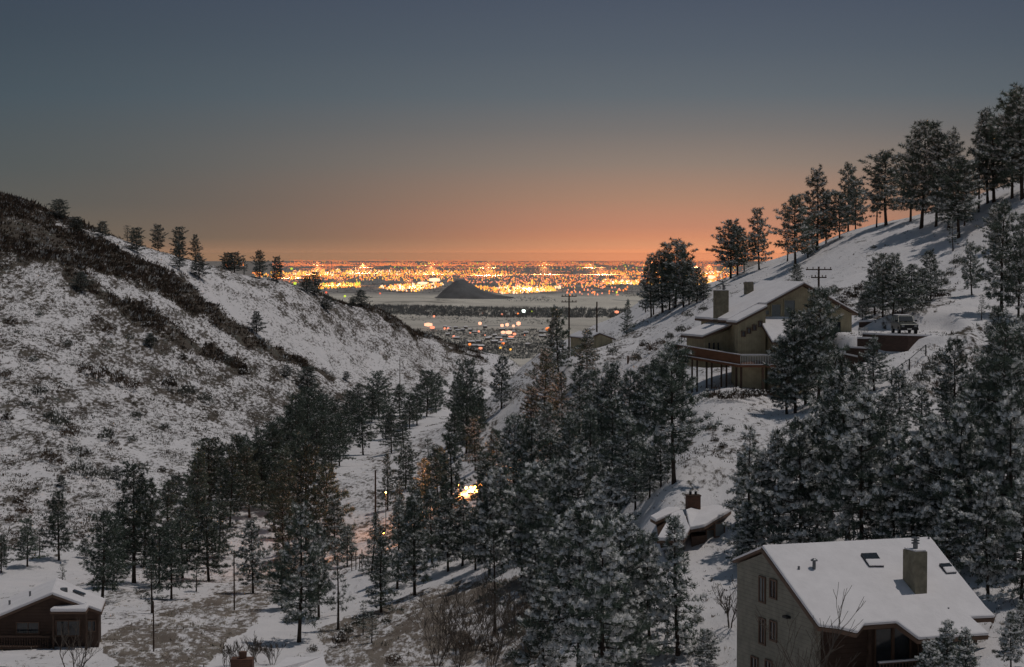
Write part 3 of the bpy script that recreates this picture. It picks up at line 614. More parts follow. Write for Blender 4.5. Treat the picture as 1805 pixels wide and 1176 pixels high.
# --- retaining walls and driveway
def wallthing(label, line, h, t, name='retaining_wall', cap=True, d=Vector((0, .35, 0))):
    """line: pixel u, v (top), depth"""
    p = [W(*l) for l in line]; root = empty(name, p[0] - UP * h, label, 'retaining wall', 'stone terraces around the tan house')
    b = MB(); c = MB()
    for a, e in zip(p[:-1], p[1:]):
        b.prism([a - p[0] + UP * h, e - p[0] + UP * h, e - p[0] + d + UP * h, a - p[0] + d + UP * h], UP * -t)
        if cap: c.prism([a - p[0] + UP * (h + .003), e - p[0] + UP * (h + .003), e - p[0] + d * 1.15 + UP * (h + .003), a - p[0] + d * 1.15 + UP * (h + .003)], UP * 0.16)
    b.build('stone_face', M['retain'], root)
    if cap: c.build('snow_cap', M['roof_snow'], root)
    return root
wallthing('long dark retaining wall holding up the driveway under the parked car', [(1521,589,196.8),(1560,591,196.4),(1600,592,196.2),(1643,593,197.5)], 3.2, 3.6)
wallthing('short upper stone terrace wall between the tan house and white railing', [(1512,597,195.2),(1548,598,195)], 1.2, 1.6)
wallthing('middle stone terrace wall with a snow cap left of the driveway wall', [(1492,613,193.6),(1530,615,193)], 1.2, 1.6)
wallthing('lowest stone terrace wall with a ragged snow cap behind the big pine', [(1470,621,192.5),(1512,630,191.5)], 1.2, 1.4)
wallthing('low brown terrace wall with a snow cap behind the parked car', [(1515,568,213),(1560,566,212.6)], 1.0, 1.3)
wallthing('reddish wall stub with snow on top just above the parked car', [(1590,555,213.4),(1614,556,213)], 1.1, 1.4)
pr_ = W(1513, 596, 197.6); rg = empty('white_railing', pr_, 'short white picket railing beside the driveway wall', 'railing')
b = MB()
for k in range(7): b.box((k * .14, 0, 0), (.05, 0, 0), (0, .05, 0), (0, 0, .95))
b.box((-.03, -.01, .95), (.95, 0, 0), (0, .08, 0), (0, 0, .06)); b.build('pickets', M['white'], rg)
# chain link fence
fp = [(1572,672,654,184),(1603,665,633,188),(1632,650,608,192)]
fr_ = empty('wire_fence', W(1603,665,188), 'dark wire fence of three posts and a top rail below the driveway', 'fence'); o_ = fr_.location
tops = []
for u, vb, vt, d in fp:
    x, y, _ = W(u, vb, d); g_ = gz(x, y); tp = W(u, vt, d); tops.append(tp - o_)
    MB().tube([Vector((x, y, g_ - .3)) - o_, tp - o_], [.06, .06], 6).build('post', M['dark'], fr_)
MB().tube([W(1530,668,181) - o_] + tops, [.035] * 4, 5).build('rail', M['dark'], fr_)
b = MB()
for a, e in zip(tops[:-1], tops[1:]):
    for k in range(1, 16):
        p = a.lerp(e, k / 16); b.tube([p, p - UP * 1.15 + (e - a) / 30], [.008, .008], 3, cap=False)
b.build('wire_mesh', M['metal'], fr_)

# --- parked car
def car():
    x, y, _ = W(1594, 586, 203); z = W(1592, 592, 197).z + 0.03; z = gz(x, y)
    r = empty('parked_car', (x, y, z), 'grey green off-road wagon parked on the snowy driveway with its grille to the viewer', 'car', rz=R(182))
    # local: +y forward, x right
    L, Wd = 4.3, 1.8
    prof = [(-2.1, .42), (-2.12, 1.05), (-2.0, 1.12), (0.95, 1.12), (2.0, 1.02), (2.12, .9), (2.14, .45)]
    b = MB().prism([(-Wd / 2, a, h) for a, h in prof], (Wd, 0, 0)); b.build('body', M['car'], r, bevel=.06)
    cab = [(-2.02, 1.12), (-1.9, 1.78), (.2, 1.8), (.95, 1.13)]; b = MB(); n = 4
    for s_, k in ((-1, .86), (1, .86)): pass
    lo = [(-.86, a, h) for a, h in cab]; 
    vs_ = []
    for a, h in cab: w = .86 if h < 1.3 else .74; vs_ += [(-w, a, h), (w, a, h)]
    b.add(vs_, [(0, 2, 4, 6), (1, 7, 5, 3), (0, 1, 3, 2), (2, 3, 5, 4), (4, 5, 7, 6), (0, 6, 7, 1)]); b.build('cabin', M['car'], r, bevel=.05)
    w_ = MB().prism([(-.74, .86, 1.24), (.74, .86, 1.24), (.66, .30, 1.72), (-.66, .30, 1.72)], (0, .03, .02)); w_.build('windscreen', M['glass'], r)
    for s_ in (-1, 1):
        for a0, a1 in ((-1.85, -1.2), (-1.1, -.35), (-.25, .45)):
            MB().prism([(s_ * .84, a0, 1.22), (s_ * .84, a1 + (.2 if a1 > 0 else 0), 1.22), (s_ * .765, a1 - .05, 1.66), (s_ * .765, a0 + .04, 1.66)], (s_ * .02, 0, 0)).build('side_window', M['glass'], r)
        MB().box((s_ * .62 - .13, 2.13, .72), (.26, 0, 0), (0, .05, 0), (0, 0, .16)).build('headlight', M['headlight'], r)
        MB().box((s_ * 1.0 - .1, .7, 1.2), (.2, 0, 0), (0, .1, 0), (0, 0, .16)).build('mirror', M['dark'], r)
        for a in (-1.35, 1.35):
            wv = MB().tube([(s_ * .72, a, .36), (s_ * .93, a, .36)], [.37, .37], 16).build('wheel', M['tyre'], r)
            MB().tube([(s_ * .90, a, .36), (s_ * .945, a, .36)], [.2, .2], 12).build('rim', M['metal'], wv)
    MB().box((-.48, 2.13, .66), (.96, 0, 0), (0, .04, 0), (0, 0, .24)).build('grille', M['dark'], r)
    MB().box((-.9, 2.1, .40), (1.8, 0, 0), (0, .16, 0), (0, 0, .2)).build('bumper', M['dark'], r)
    MB().box((-.7, -1.85, 1.80), (1.4, 0, 0), (0, 2.0, 0), (0, 0, .05)).build('roof_snow', M['roof_snow'], r)
    MB().box((-.22, 2.265, .46), (.44, 0, 0), (0, .02, 0), (0, 0, .12)).build('number_plate', M['white'], r)
car()

# --- power poles
def pole(u, vb, vt, label, arms=(), r=.14, d=None):
    if d is None: x, y, z = hit(u, vb)
    else: p = W(u, vb, d); x, y, z = p.x, p.y, gz(p.x, p.y)
    top = W(u, vt, y).z; h = top - z; o = empty('utility_pole', (x, y, z), label, 'pole', 'utility poles')
    MB().tube([(0, 0, -.5), (0, 0, h * .5), (0, 0, h)], [r, r * .9, r * .75], 8).build('pole_shaft', M['post'], o)
    for (dz_, hw) in arms:
        b = MB().box((-hw, -.12 - r, h - dz_), (2 * hw, .3, 0), (0, .1, 0), (0, 0, .13))
        for k in (-.9, -.45, .45, .9): b.tube([(hw * k, -.1 - r + .15 * (k + 1), h - dz_ + .12), (hw * k, -.1 - r + .15 * (k + 1), h - dz_ + .34)], [.05, .06], 6)
        a = b.build('crossarm', M['post'], o)
    return o
pole(1003, 636, 519, 'tall utility pole with two crossarms left of the garage', [(.35, 1.15), (1.2, 1.15)], d=305)
pole(1052, 592, 532, 'bare pole without arms rising directly behind the garage', r=.16, d=345)
pole(1443, 528, 470, 'utility pole with crossarms standing behind the tan house', [(.4, 1.5), (1.3, .9)], d=232)
pole(662, 952, 829, 'dark bare pole beside the small orange glow in the trees', r=.13)
pole(705, 700, 630, 'thin distant pole at the foot of the left hillside', r=.11)
pole(413, 1076, 975, 'slim pole beside the warm lit young pine', r=.08)
pole(271, 1150, 1060, 'slim pole in the dry grass right of the brown cabin', r=.07)
pole(1107, 643, 627, 'stubby post standing in the snow below the garage', r=.16)
f_ = hit(620, 1008); sgf = empty('garden_frame', f_, 'small frame of thin posts in the snowy clearing left of the snowy conifer', 'frame')
for k, hh in ((0, 1.9), (.45, 2.1), (.85, 1.5), (1.1, 2.3)): MB().tube([(k, 0, -.2), (k, 0, hh)], [.05, .05], 5).build('post', M['post'], sgf)
MB().tube([(0, 0, 1.3), (1.1, 0, 1.35)], [.03, .03], 5).build('rail', M['post'], sgf)

# ---------------------------------------------------------------- trees
def blades(rng, c, d, n, ln, wd, spread=1.0):
    """n thin triangles bursting from each centre c (k,3) around direction d"""
    k = len(c); v = rng.normal(size=(k, n, 3)); v /= np.linalg.norm(v, axis=2, keepdims=True)
    v = v * spread + d[:, None, :] * 0.75; v /= np.linalg.norm(v, axis=2, keepdims=True)
    L = ln[:, None, None] * rng.uniform(0.65, 1.2, (k, n, 1)); s = np.cross(v, rng.normal(size=(k, n, 3))); s /= np.linalg.norm(s, axis=2, keepdims=True) + 1e-9
    w = wd * rng.uniform(0.7, 1.3, (k, n, 1)); b = c[:, None, :] + v * L * 0.12
    tri = np.stack([b - s * w, b + s * w, b + v * L + s * w * 0.2], 2)   # k,n,3,3
    return tri.reshape(-1, 3, 3), v.reshape(-1, 3)
def caps(rng, c, r, flat=0.55):
    """little snow domes: ring of 6, ring of 6 above, top"""
    k = len(c); a = np.arange(6) * math.pi / 3
    r = r[:, None]; j = lambda: rng.uniform(0.7, 1.25, (k, 6))
    th_ = a[None] + rng.uniform(0, 1, (k, 1))
    r1 = r * j(); r2 = r * 0.62 * j()
    A1 = np.stack([np.cos(th_) * r1, np.sin(th_) * r1, -r * 0.25 * j() + 0 * r1], -1); A2 = np.stack([np.cos(th_ + .5) * r2, np.sin(th_ + .5) * r2, r * flat * 0.7 * j()], -1)
    T = np.zeros((k, 1, 3)); T[:, 0, 2] = r[:, 0] * flat * rng.uniform(0.9, 1.2, k)
    V = np.concatenate([A1, A2, T], 1) + c[:, None, :]
    f = []
    for i in range(6):
        n_ = (i + 1) % 6; f += [(i, n_, 6 + i), (n_, 6 + n_, 6 + i), (6 + i, 6 + n_, 12)]
    f = np.array(f); return V[:, f].reshape(-1, 3, 3)
def frost(rng, c, r, n=12):
    """snow lying on a tuft: short broad needles fanning over its upper half"""
    k = len(c); v = rng.normal(size=(k, n, 3)); v[..., 2] = np.abs(v[..., 2]) * 0.9 + 0.25; v /= np.linalg.norm(v, axis=2, keepdims=True)
    L = r[:, None, None] * rng.uniform(0.75, 1.35, (k, n, 1)); s = np.cross(v, rng.normal(size=(k, n, 3))); s /= np.linalg.norm(s, axis=2, keepdims=True) + 1e-9
    w = L * 0.26; b = c[:, None, :] + v * L * 0.1; e = c[:, None, :] + v * L + np.array([0, 0, 0.04])
    return np.stack([b - s * w, b + s * w, e], 2).reshape(-1, 3, 3)
def limb_tubes(segs, seg=3):
    V = []; Fc = []; o = 0
    for pl, rs in segs:
        for i, p in enumerate(pl):
            d = pl[min(i + 1, len(pl) - 1)] - pl[max(i - 1, 0)]; d = d / (np.linalg.norm(d) + 1e-9)
            a = np.cross(d, [0.31, 0.9, 0.2]); a /= np.linalg.norm(a); b = np.cross(d, a)
            for k in range(seg):
                t = 2 * math.pi * k / seg; V.append(p + (a * math.cos(t) + b * math.sin(t)) * rs[i])
        for i in range(len(pl) - 1):
            for k in range(seg):
                a0, a1, b0, b1 = o + i * seg + k, o + i * seg + (k + 1) % seg, o + (i + 1) * seg + k, o + (i + 1) * seg + (k + 1) % seg
                Fc += [(a0, a1, b1), (a0, b1, b0)]
        o = len(V)
    return np.array(V), np.array(Fc)
PROFILE = {  # crown start, max radius / height, branches, shape(t)
 'T': (0.21, 0.235, 104, lambda t: (0.45 + 0.75 * math.sin(math.pi * min(1, t * 0.80 + 0.16)) ) * (1 - 0.45 * t ** 3)),
 'B': (0.15, 0.255, 104, lambda t: (1.08 - 0.86 * t) * (0.72 + 0.45 * math.sin(min(1, t * 3.2) * math.pi / 2))),
 'C': (0.07, 0.235, 100, lambda t: 1.08 - 0.92 * t),
 'S': (0.20, 0.20, 40, lambda t: 1.0 - 0.62 * t),
 'D': (0.10, 0.31, 110, lambda t: (0.62 + 0.5 * math.sin(math.pi * min(1, t * 0.9 + 0.12))) * (1 - 0.55 * t * t)),
}
def make_pine_meshes(seed, kind, snow, H=10.0, dark=False, dens=1.0, size=1.0):
    rng = np.random.default_rng(seed); cb, rm, nb, shp = PROFILE[kind]; nb = int(nb * dens)
    bend = rng.uniform(-0.25, 0.25, 2)
    def ax(t): return np.array([bend[0] * math.sin(t * 3), bend[1] * math.sin(t * 2.4), H * t])
    segs = [([ax(t) for t in np.linspace(-0.05, 1, 9)], [0.018 * H * (1 - 0.86 * max(t, 0)) * (1.25 if t < 0.02 else 1) for t in np.linspace(-0.05, 1, 9)])]
    V, Fc = limb_tubes(segs, 8); nmain = len(V)
    limbs = []; tc_, td, tsz = [], [], []; bsn = []
    # irregular clumping of the crown: some sides / heights are fuller
    ph = rng.uniform(0, 6.28, 5)
    for i in range(nb):
        t = (i + rng.uniform(0, 1)) / nb; t = t ** 0.92; hz = cb + (1 - cb) * t * 0.985
        azm = i * 2.39996 + rng.uniform(-0.5, 0.5)
        lob = 1 + 0.22 * math.sin(azm * 2 + ph[0] + t * 5) + 0.16 * math.sin(azm * 3 + ph[1] - t * 11) + 0.10 * math.sin(t * 23 + ph[2])
        Rr = rm * H * shp(t) * lob * rng.uniform(0.72, 1.1) * (0.86 + 0.26 * math.sin(t * 31 + ph[3]))
        if kind in 'TS' and rng.uniform() < 0.10: Rr *= 0.5
        Rr = max(Rr, 0.35)
        pit = (-0.18 if kind != 'C' else -0.12) + 0.75 * t + rng.uniform(-0.14, 0.14) - (0.12 if snow == 2 else 0)
        d0 = np.array([math.cos(azm), math.sin(azm), 0.0]); p0 = ax(hz); npt = 5; pl = []
        for k in range(npt):
            s_ = k / (npt - 1); pl.append(p0 + d0 * Rr * s_ + np.array([0, 0, Rr * (math.tan(pit) * s_ + (0.16 if kind != 'C' else 0.06) * s_ * s_)]))
        limbs.append((pl, [max(0.012, 0.011 * Rr * 1.6 * (1 - 0.75 * k / (npt - 1))) for k in range(npt)]))
        bs_ = 1.75 if rng.uniform() < 0.52 else 0.22
        side = np.array([-d0[1], d0[0], 0]); nt_ = max(2, int(Rr * (5.2 if kind != 'S' else 4.2) * size ** -1))
        for k in range(nt_):
            s_ = 1 - (k / nt_) ** 1.25 * (0.72 if kind != 'C' else 0.85); s_ = min(1, s_ + rng.uniform(-0.05, 0.05))
            wd_ = Rr * 0.34 * (1.05 - s_) + 0.16
            p = p0 + d0 * Rr * s_ + np.array([0, 0, Rr * (math.tan(pit) * s_ + 0.14 * s_ * s_)]) + side * rng.uniform(-1, 1) * wd_ * 1.3 + rng.normal(size=3) * 0.07
            tc_.append(p); dd = d0 * rng.uniform(0.3, 1) + side * rng.uniform(-.6, .6) + np.array([0, 0, rng.uniform(0.1, 0.9)]); td.append(dd / np.linalg.norm(dd))
            bsn.append(bs_); tsz.append(rng.uniform(0.20, 0.36) * (0.85 if kind == 'C' else 1.0) * size)
    for k in range(5):
        tc_.append(ax(1) + rng.normal(size=3) * 0.08 - np.array([0, 0, 0.12 * k])); td.append(np.array([rng.uniform(-.3, .3), rng.uniform(-.3, .3), 1.0])); tsz.append(0.30); bsn.append(1.0)
    tc_, td, tsz = np.array(tc_), np.array(td), np.array(tsz); bsn = np.array(bsn)
    V2, F2 = limb_tubes(limbs, 3); F2 = F2 + len(V); V = np.concatenate([V, V2]); Fc = np.concatenate([Fc, F2])
    trunk = raw_mesh("trunk", V, Fc, [M['bark']], smooth=True)
    nbl = 17
    tri, dirs = blades(rng, tc_, td, nbl, tsz * 1.25, 0.030 * size)
    mi = np.zeros(len(tri), int)
    ps = {0: 0.10, 1: 0.29, 2: 0.38}[snow]
    mi[(dirs[:, 2] > 0.35) & (rng.uniform(size=len(tri)) < ps * np.repeat(bsn, nbl))] = 1
    pc = {0: 0.09, 1: 0.32, 2: 0.58}[snow]; sel = rng.uniform(size=len(tc_)) < pc * bsn * (0.6 + 0.8 * rng.uniform(0, 1, len(tc_)))
    cp = caps(rng, tc_[sel] + np.array([0, 0, 0.04]), tsz[sel] * {0: .32, 1: .46, 2: .62}[snow], 0.9)
    cp = np.concatenate([cp, frost(rng, tc_[sel], tsz[sel] * {0: .55, 1: .70, 2: .85}[snow], {0: 6, 1: 9, 2: 10}[snow])])
    T = np.concatenate([tri, cp]); mi = np.concatenate([mi, np.ones(len(cp), int)])
    crown = raw_mesh("crown", T.reshape(-1, 3), np.arange(len(T) * 3).reshape(-1, 3), [M['needles_dark' if dark else 'needles'], M['snow_tuft']], mi)
    return trunk, crown
LIB = {}
def lib(kind, snow, dark=False):
    key = (kind, snow, dark)
    if key not in LIB:
        n = {'B': 5, 'T': 4, 'C': 3, 'D': 3, 'S': 2}[kind]
        LIB[key] = [make_pine_meshes(hash(kind) * 0 + ord(kind) * 31 + snow * 7 + i * 101 + (5 if dark else 0), kind, snow, dark=dark, size={0: 1.05, 1: 1.08, 2: 1.18}[snow]) for i in range(n)]
    return LIB[key]
rnd = random.Random(11)
ORD = ['first','second','third','fourth','fifth','sixth','seventh','eighth','ninth','tenth','eleventh','twelfth','thirteenth','fourteenth','fifteenth','sixteenth','seventeenth','eighteenth','nineteenth','twentieth',
       'twenty-first','twenty-second','twenty-third','twenty-fourth','twenty-fifth','twenty-sixth','twenty-seventh','twenty-eighth','twenty-ninth','thirtieth','thirty-first','thirty-second','thirty-third','thirty-fourth','thirty-fifth','thirty-sixth','thirty-seventh','thirty-eighth','thirty-ninth','fortieth'] + ['forty-' + k for k in ('first','second','third','fourth','fifth','sixth','seventh','eighth','ninth')] + ['fiftieth']
SNOWW = {0: 'dark', 1: 'snow-dusted', 2: 'heavily snow-laden'}
KINDW = {'T': 'high-crowned', 'B': 'broad', 'C': 'conical', 'S': 'sparse', 'D': 'dense'}
def plant(cluster, where, rows, snow, dark=False):
    """rows: u of the trunk foot, v of the foot, v of the top, kind [, snow]"""
    rows = sorted(rows, key=lambda r: r[0])
    for i, r in enumerate(rows):
        u, vb, vt, kind = r[:4]; sn = r[4] if len(r) > 4 else snow
        dd = r[5] if len(r) > 5 else None
        if dd: p = W(u, vb, dd); x, y = p.x, p.y; z = gz(x, y)
        else: x, y, z = hit(u, vb)
        top = W(u, vt, y).z; h = max(1.2, top - z)
        v_ = lib(kind, sn, dark); tr_, cr_ = v_[rnd.randrange(len(v_))]
        lab = "%s %s pine, %s from left %s" % (SNOWW[sn], KINDW[kind], ORD[i], where)
        o = empty('pine_tree', (x, y, z - 0.05), lab, 'tree', cluster, rz=rnd.uniform(0, 6.28))
        s_ = h / 9.9; wx = s_ * rnd.uniform(0.92, 1.12); 
        if s_ < 0.55: wx *= 1.15
        if dark and s_ < 0.6: wx *= 1.55
        if kind == 'T' and 'ridge' in cluster: wx *= 1.3
        if s_ > 0.75: wx *= 0.9
        if s_ > 1.3: wx *= 0.92
        if snow == 2 and kind in 'BD': wx *= 0.88
        if snow == 0 and not dark: wx *= 1.12
        o.scale = (wx, wx, s_); o.rotation_euler = (rnd.gauss(0, .022), rnd.gauss(0, .022), o.rotation_euler[2])
        for nm, me in (('trunk', tr_), ('crown', cr_)):
            c = bpy.data.objects.new(nm, me); C.objects.link(c); c.parent = o
T_ = 'T'
plant('pines along the left ridge', 'along the left ridge', [
 (106,387,352,'D'),(137,412,383,'D'),(180,420,391,'D'),(224,421,398,'S'),(242,446,403,'D'),(279,434,398,'D'),(317,441,402,'D'),(316,477,432,'D'),(345,453,415,'B'),
 (351,492,452,'D'),(402,467,447,'D'),(413,469,446,'D'),(430,474,455,'S'),(458,492,443,'D'),(488,497,454,'D'),(541,516,488,'D'),(555,520,481,'D'),(576,548,522,'D'),(620,542,525,'D'),(637,542,512,'D')], 0, True)
plant('small pines scattered on the left hillside', 'scattered on the open left hillside', [
 (142,515,480,'D'),(452,592,550,'B'),(543,690,648,'D'),(264,612,588,'D'),(206,846,822,'D'),(108,858,838,'D'),(310,885,840,'D'),(505,668,644,'D'),(610,672,655,'D')], 0, True)
plant('pines on the snowy flat above the cabin', 'on the snowy flat above the cabin', [
 (2,1012,945,'B'),(48,1000,915,'B'),(104,990,868,'B'),(110,1030,995,'S'),(180,1062,905,'B'),(236,1028,822,'B'),(268,1082,985,'S'),(302,1058,925,'B'),(296,960,850,'B'),(346,1045,990,'S'),(368,1026,895,'B'),(150,985,950,'D'),(330,990,880,'B'),(200,1040,920,'B'),(255,1000,850,'B'),(280,1035,930,'B'),(322,1020,915,'B'),(385,985,885,'B'),(350,970,860,'B'),(218,985,900,'D'),(70,985,935,'S')], 0)
plant('pines in the dark grove at the valley floor', 'in the dark grove on the valley floor', [
 (372,905,775,'D'),(392,885,790,'B'),(420,890,772,'D'),(448,880,800,'D'),(478,880,752,'D'),(505,850,742,'B'),(520,830,700,'D'),(545,815,688,'D'),(572,800,700,'D'),(598,822,738,'B'),
 (560,760,690,'D'),(590,765,705,'D'),(640,803,708,'B'),(690,800,722,'B'),(668,738,658,'D'),(655,745,690,'D'),(735,752,680,'B'),(752,735,655,'D'),(768,722,660,'D'),(625,770,712,'D'),(480,800,745,'D'),
 (345,915,800,'B'),(360,890,790,'B'),(405,930,800,'B'),(440,915,790,'B'),(462,900,780,'D'),(492,905,790,'B'),(428,850,770,'D'),(455,845,760,'B'),(535,770,700,'B'),(515,790,720,'D'),(610,790,725,'D'),(585,835,755,'B'),(555,850,740,'B'),
 (530,870,760,'B'),(615,740,690,'D'),(680,775,715,'B'),(712,790,730,'B'),(630,725,680,'D'),(705,735,680,'D'),(722,755,695,'B')], 0)
plant('brownish pines beside the clearing', 'beside the snowy clearing', [
 (446,1046,920,'B',1),(482,935,835,'B',0),(510,950,815,'B',0),(540,972,788,'B',0),(572,960,825,'D',0),(590,990,880,'B',1),(612,1000,930,'B',1),(500,990,880,'D',0)], 0)
plant('pines on the lower bank', 'on the lower bank by the clearing', [
 (527,1133,900,'B'),(596,1112,955,'S'),(562,1090,930,'B'),(672,1082,950,'C'),(731,1050,868,'B'),(700,1040,880,'C'),(655,1010,905,'C'),(640,1120,1060,'S'),(655,1135,1078,'S'),(670,1030,930,'C'),(497,1075,990,'D',0)], 1)
plant('pines around the orange glow', 'around the orange glow', [
 (683,902,802,'C',0),(715,862,788,'D',0),(755,828,775,'S',0),(762,1000,860,'B'),(792,975,770,'C',0),(775,925,790,'B',0),(790,1010,880,'B'),(735,950,850,'C'),(815,1000,885,'B'),(838,1005,898,'B'),(700,945,850,'C'),
 (822,800,690,'D',0),(824,775,640,'D',0),(808,745,665,'B',0),(884,722,630,'B'),(855,900,800,'B',1),(870,860,760,'B'),(838,830,735,'B'),(800,815,720,'B',0),(845,760,690,'B',0),(778,870,790,'B',0),(748,890,810,'B'),(722,985,880,'B'),(860,940,820,'B')], 1)
plant('pines of the central grove', 'in the central grove below the garage', [
 (985,668,543,'B',1),(1034,668,582,'B',1),(1105,590,530,'C',1),(958,745,618,'D'),(935,760,680,'B'),(990,770,660,'B'),(1020,790,650,'B'),(1048,780,655,'B'),(1080,790,645,'D'),(1110,790,655,'B'),(1135,770,650,'D'),(1155,780,640,'B'),(1160,700,632,'D'),(1172,740,640,'B'),
 (905,900,738,'D'),(940,935,742,'B'),(970,900,770,'D'),(1005,880,740,'B'),(1040,870,720,'B'),(1075,868,705,'B'),(1105,890,730,'B'),(1060,800,690,'D'),(965,820,715,'D'),(1130,850,760,'B'),(925,840,740,'B'),(1010,830,730,'D')], 1)
plant('pines of the lower central grove', 'in the lower central grove', [
 (862,1020,850,'B'),(885,1000,830,'D'),(920,1020,850,'B'),(950,1010,820,'D'),(985,1000,815,'B'),(1020,990,800,'D'),(1050,1010,850,'B'),(1080,990,830,'B'),(872,1120,930,'S',1),(940,1080,940,'B'),(985,1100,920,'D'),
 (1020,1190,890,'B'),(1062,1230,930,'B'),(1095,1160,920,'D'),(1125,1100,930,'B'),(1145,1130,945,'B'),(960,1210,1030,'B'),(1195,1160,915,'C'),(1120,1190,1060,'D'),(1075,1080,900,'B')], 2)
plant('pines standing below the deck', 'around the slope below the timber deck', [
 (1188,853,612,'T',1),(1165,860,770,'B'),(1145,880,790,'B'),(1120,900,800,'B'),(1240,640,600,'S',1)], 1)
plant('pines directly in front of the tan house', 'directly in front of the tan house', [
 (1442,706,515,'T',1,185),(1402,700,552,'B',1,186),(1387,690,600,'D',1,187),(1420,690,560,'D',1,190)], 1)
plant('pines of the right hand forest', 'in the forest above the grey house', [
 (1322,960,758,'S'),(1312,930,800,'B'),(1345,985,800,'B'),(1375,970,765,'B'),(1410,980,745,'D'),(1440,960,720,'B'),(1465,940,655,'B',1),(1495,960,640,'B',1),(1520,980,700,'D'),(1550,960,780,'B'),(1575,980,760,'B'),(1605,985,780,'D'),(1635,980,740,'B'),
 (1655,990,760,'D'),(1690,1000,720,'B'),(1715,990,760,'D'),(1742,1055,840,'B'),(1765,1000,720,'B'),(1790,1010,700,'B'),(1680,1015,850,'B'),(1670,1025,890,'B'),(1800,1060,850,'D'),(1318,1000,890,'D'),
 (1430,850,740,'B'),(1390,860,780,'B'),(1530,860,740,'D'),(1500,830,690,'B')], 2)
plant('pines between the driveway and the forest', 'on the slope below the driveway', [
 (1541,692,598,'B'),(1586,772,652,'B'),(1622,762,684,'B'),(1685,758,600,'B'),(1668,750,680,'D'),(1745,800,640,'B'),(1720,800,660,'B'),(1765,880,580,'B'),(1792,860,590,'B'),(1560,800,700,'D'),(1755,720,545,'B'),(1800,760,560,'B'),(1480,760,700,'D'),(1655,800,735,'S'),(1515,740,655,'B')], 1)
plant('pines above the parked car', 'above the parked car', [
 (1542,556,458,'B'),(1556,560,450,'B'),(1575,562,452,'D'),(1590,556,480,'B'),(1606,548,468,'B'),(1640,530,443,'B'),(1622,540,475,'D'),(1530,545,500,'D'),(1713,522,430,'B'),(1765,560,362,'B'),(1730,565,520,'S'),(1795,565,420,'B'),(1800,480,380,'B'),(1520,566,520,'D')], 1)
plant('tall pines along the right ridge', 'along the right hand ridge', [
 (1288,492,392,T_),(1300,485,402,T_),(1312,480,432,'S'),(1338,476,370,'B'),(1402,470,350,T_),(1388,462,400,'S'),(1424,455,385,'D'),(1440,442,303,'B'),(1456,430,340,'B'),(1495,406,292,'B'),(1508,400,318,'D'),(1480,420,340,'B'),(1562,398,270,T_),(1545,402,310,'S'),
 (1624,404,220,T_),(1605,392,250,'B'),(1650,400,240,'B'),(1672,405,240,'B'),(1690,420,280,T_),(1700,400,300,'S'),(1741,360,198,'B'),(1752,358,215,T_),(1784,350,185,'B'),(1802,352,158,T_),(1725,375,250,'S'),(1680,445,385,'S'),(1755,440,362,'D'),(1405,502,466,'D'),(1274,520,470,'S')], 1)
plant('pines at the left end of the right ridge', 'clustered right of the city lights', [
 (1148,560,455,'B'),(1152,556,470,'S'),(1168,552,444,T_),(1190,545,426,T_),(1205,542,436,'B'),(1215,538,462,'D'),(1228,535,475,'D'),(1180,548,468,'D'),(1240,530,490,'D'),(1265,545,505,'S'),(1138,552,495,'S')], 1)
plant('small snowy pines by the frame edges', 'along the bottom edge by the grey house', [
 (1668,1200,1098,'B'),(1700,1215,1110,'B'),(1782,1180,1080,'B'),(1800,1140,1060,'B'),(1640,1225,1130,'D'),(1245,1180,1110,'D'),(1306,1010,930,'B')], 2)

# ---------------------------------------------------------------- scrub, grass and bushes
def bush_tris(rng, c, r, h, n):
    k = len(c); th_ = rng.uniform(0, 6.28, (k, n)); sp_ = rng.uniform(0, 1, (k, n)) ** 0.7
    b = c[:, None, :] + np.stack([np.cos(th_) * sp_ * r[:, None] * .7, np.sin(th_) * sp_ * r[:, None] * .7, np.zeros((k, n))], -1)
    tip = b + np.stack([np.cos(th_) * r[:, None] * .45 * sp_, np.sin(th_) * r[:, None] * .45 * sp_, h[:, None] * rng.uniform(.3, .85, (k, n)) * (1.05 - .45 * sp_)], -1) + rng.normal(size=(k, n, 3)) * r[:, None, None] * .12
    w = rng.normal(size=(k, n, 3)); w[..., 2] *= .3; w /= np.linalg.norm(w, axis=2, keepdims=True); w *= (r[:, None, None] * rng.uniform(.05, .16, (k, n, 1)))
    mid = (b + tip) / 2 + w * 1.2
    return np.stack([b - w, mid, tip], 2).reshape(-1, 3, 3), np.stack([b + w * .5, mid - w * 2.2, tip + w * .4], 2).reshape(-1, 3, 3)
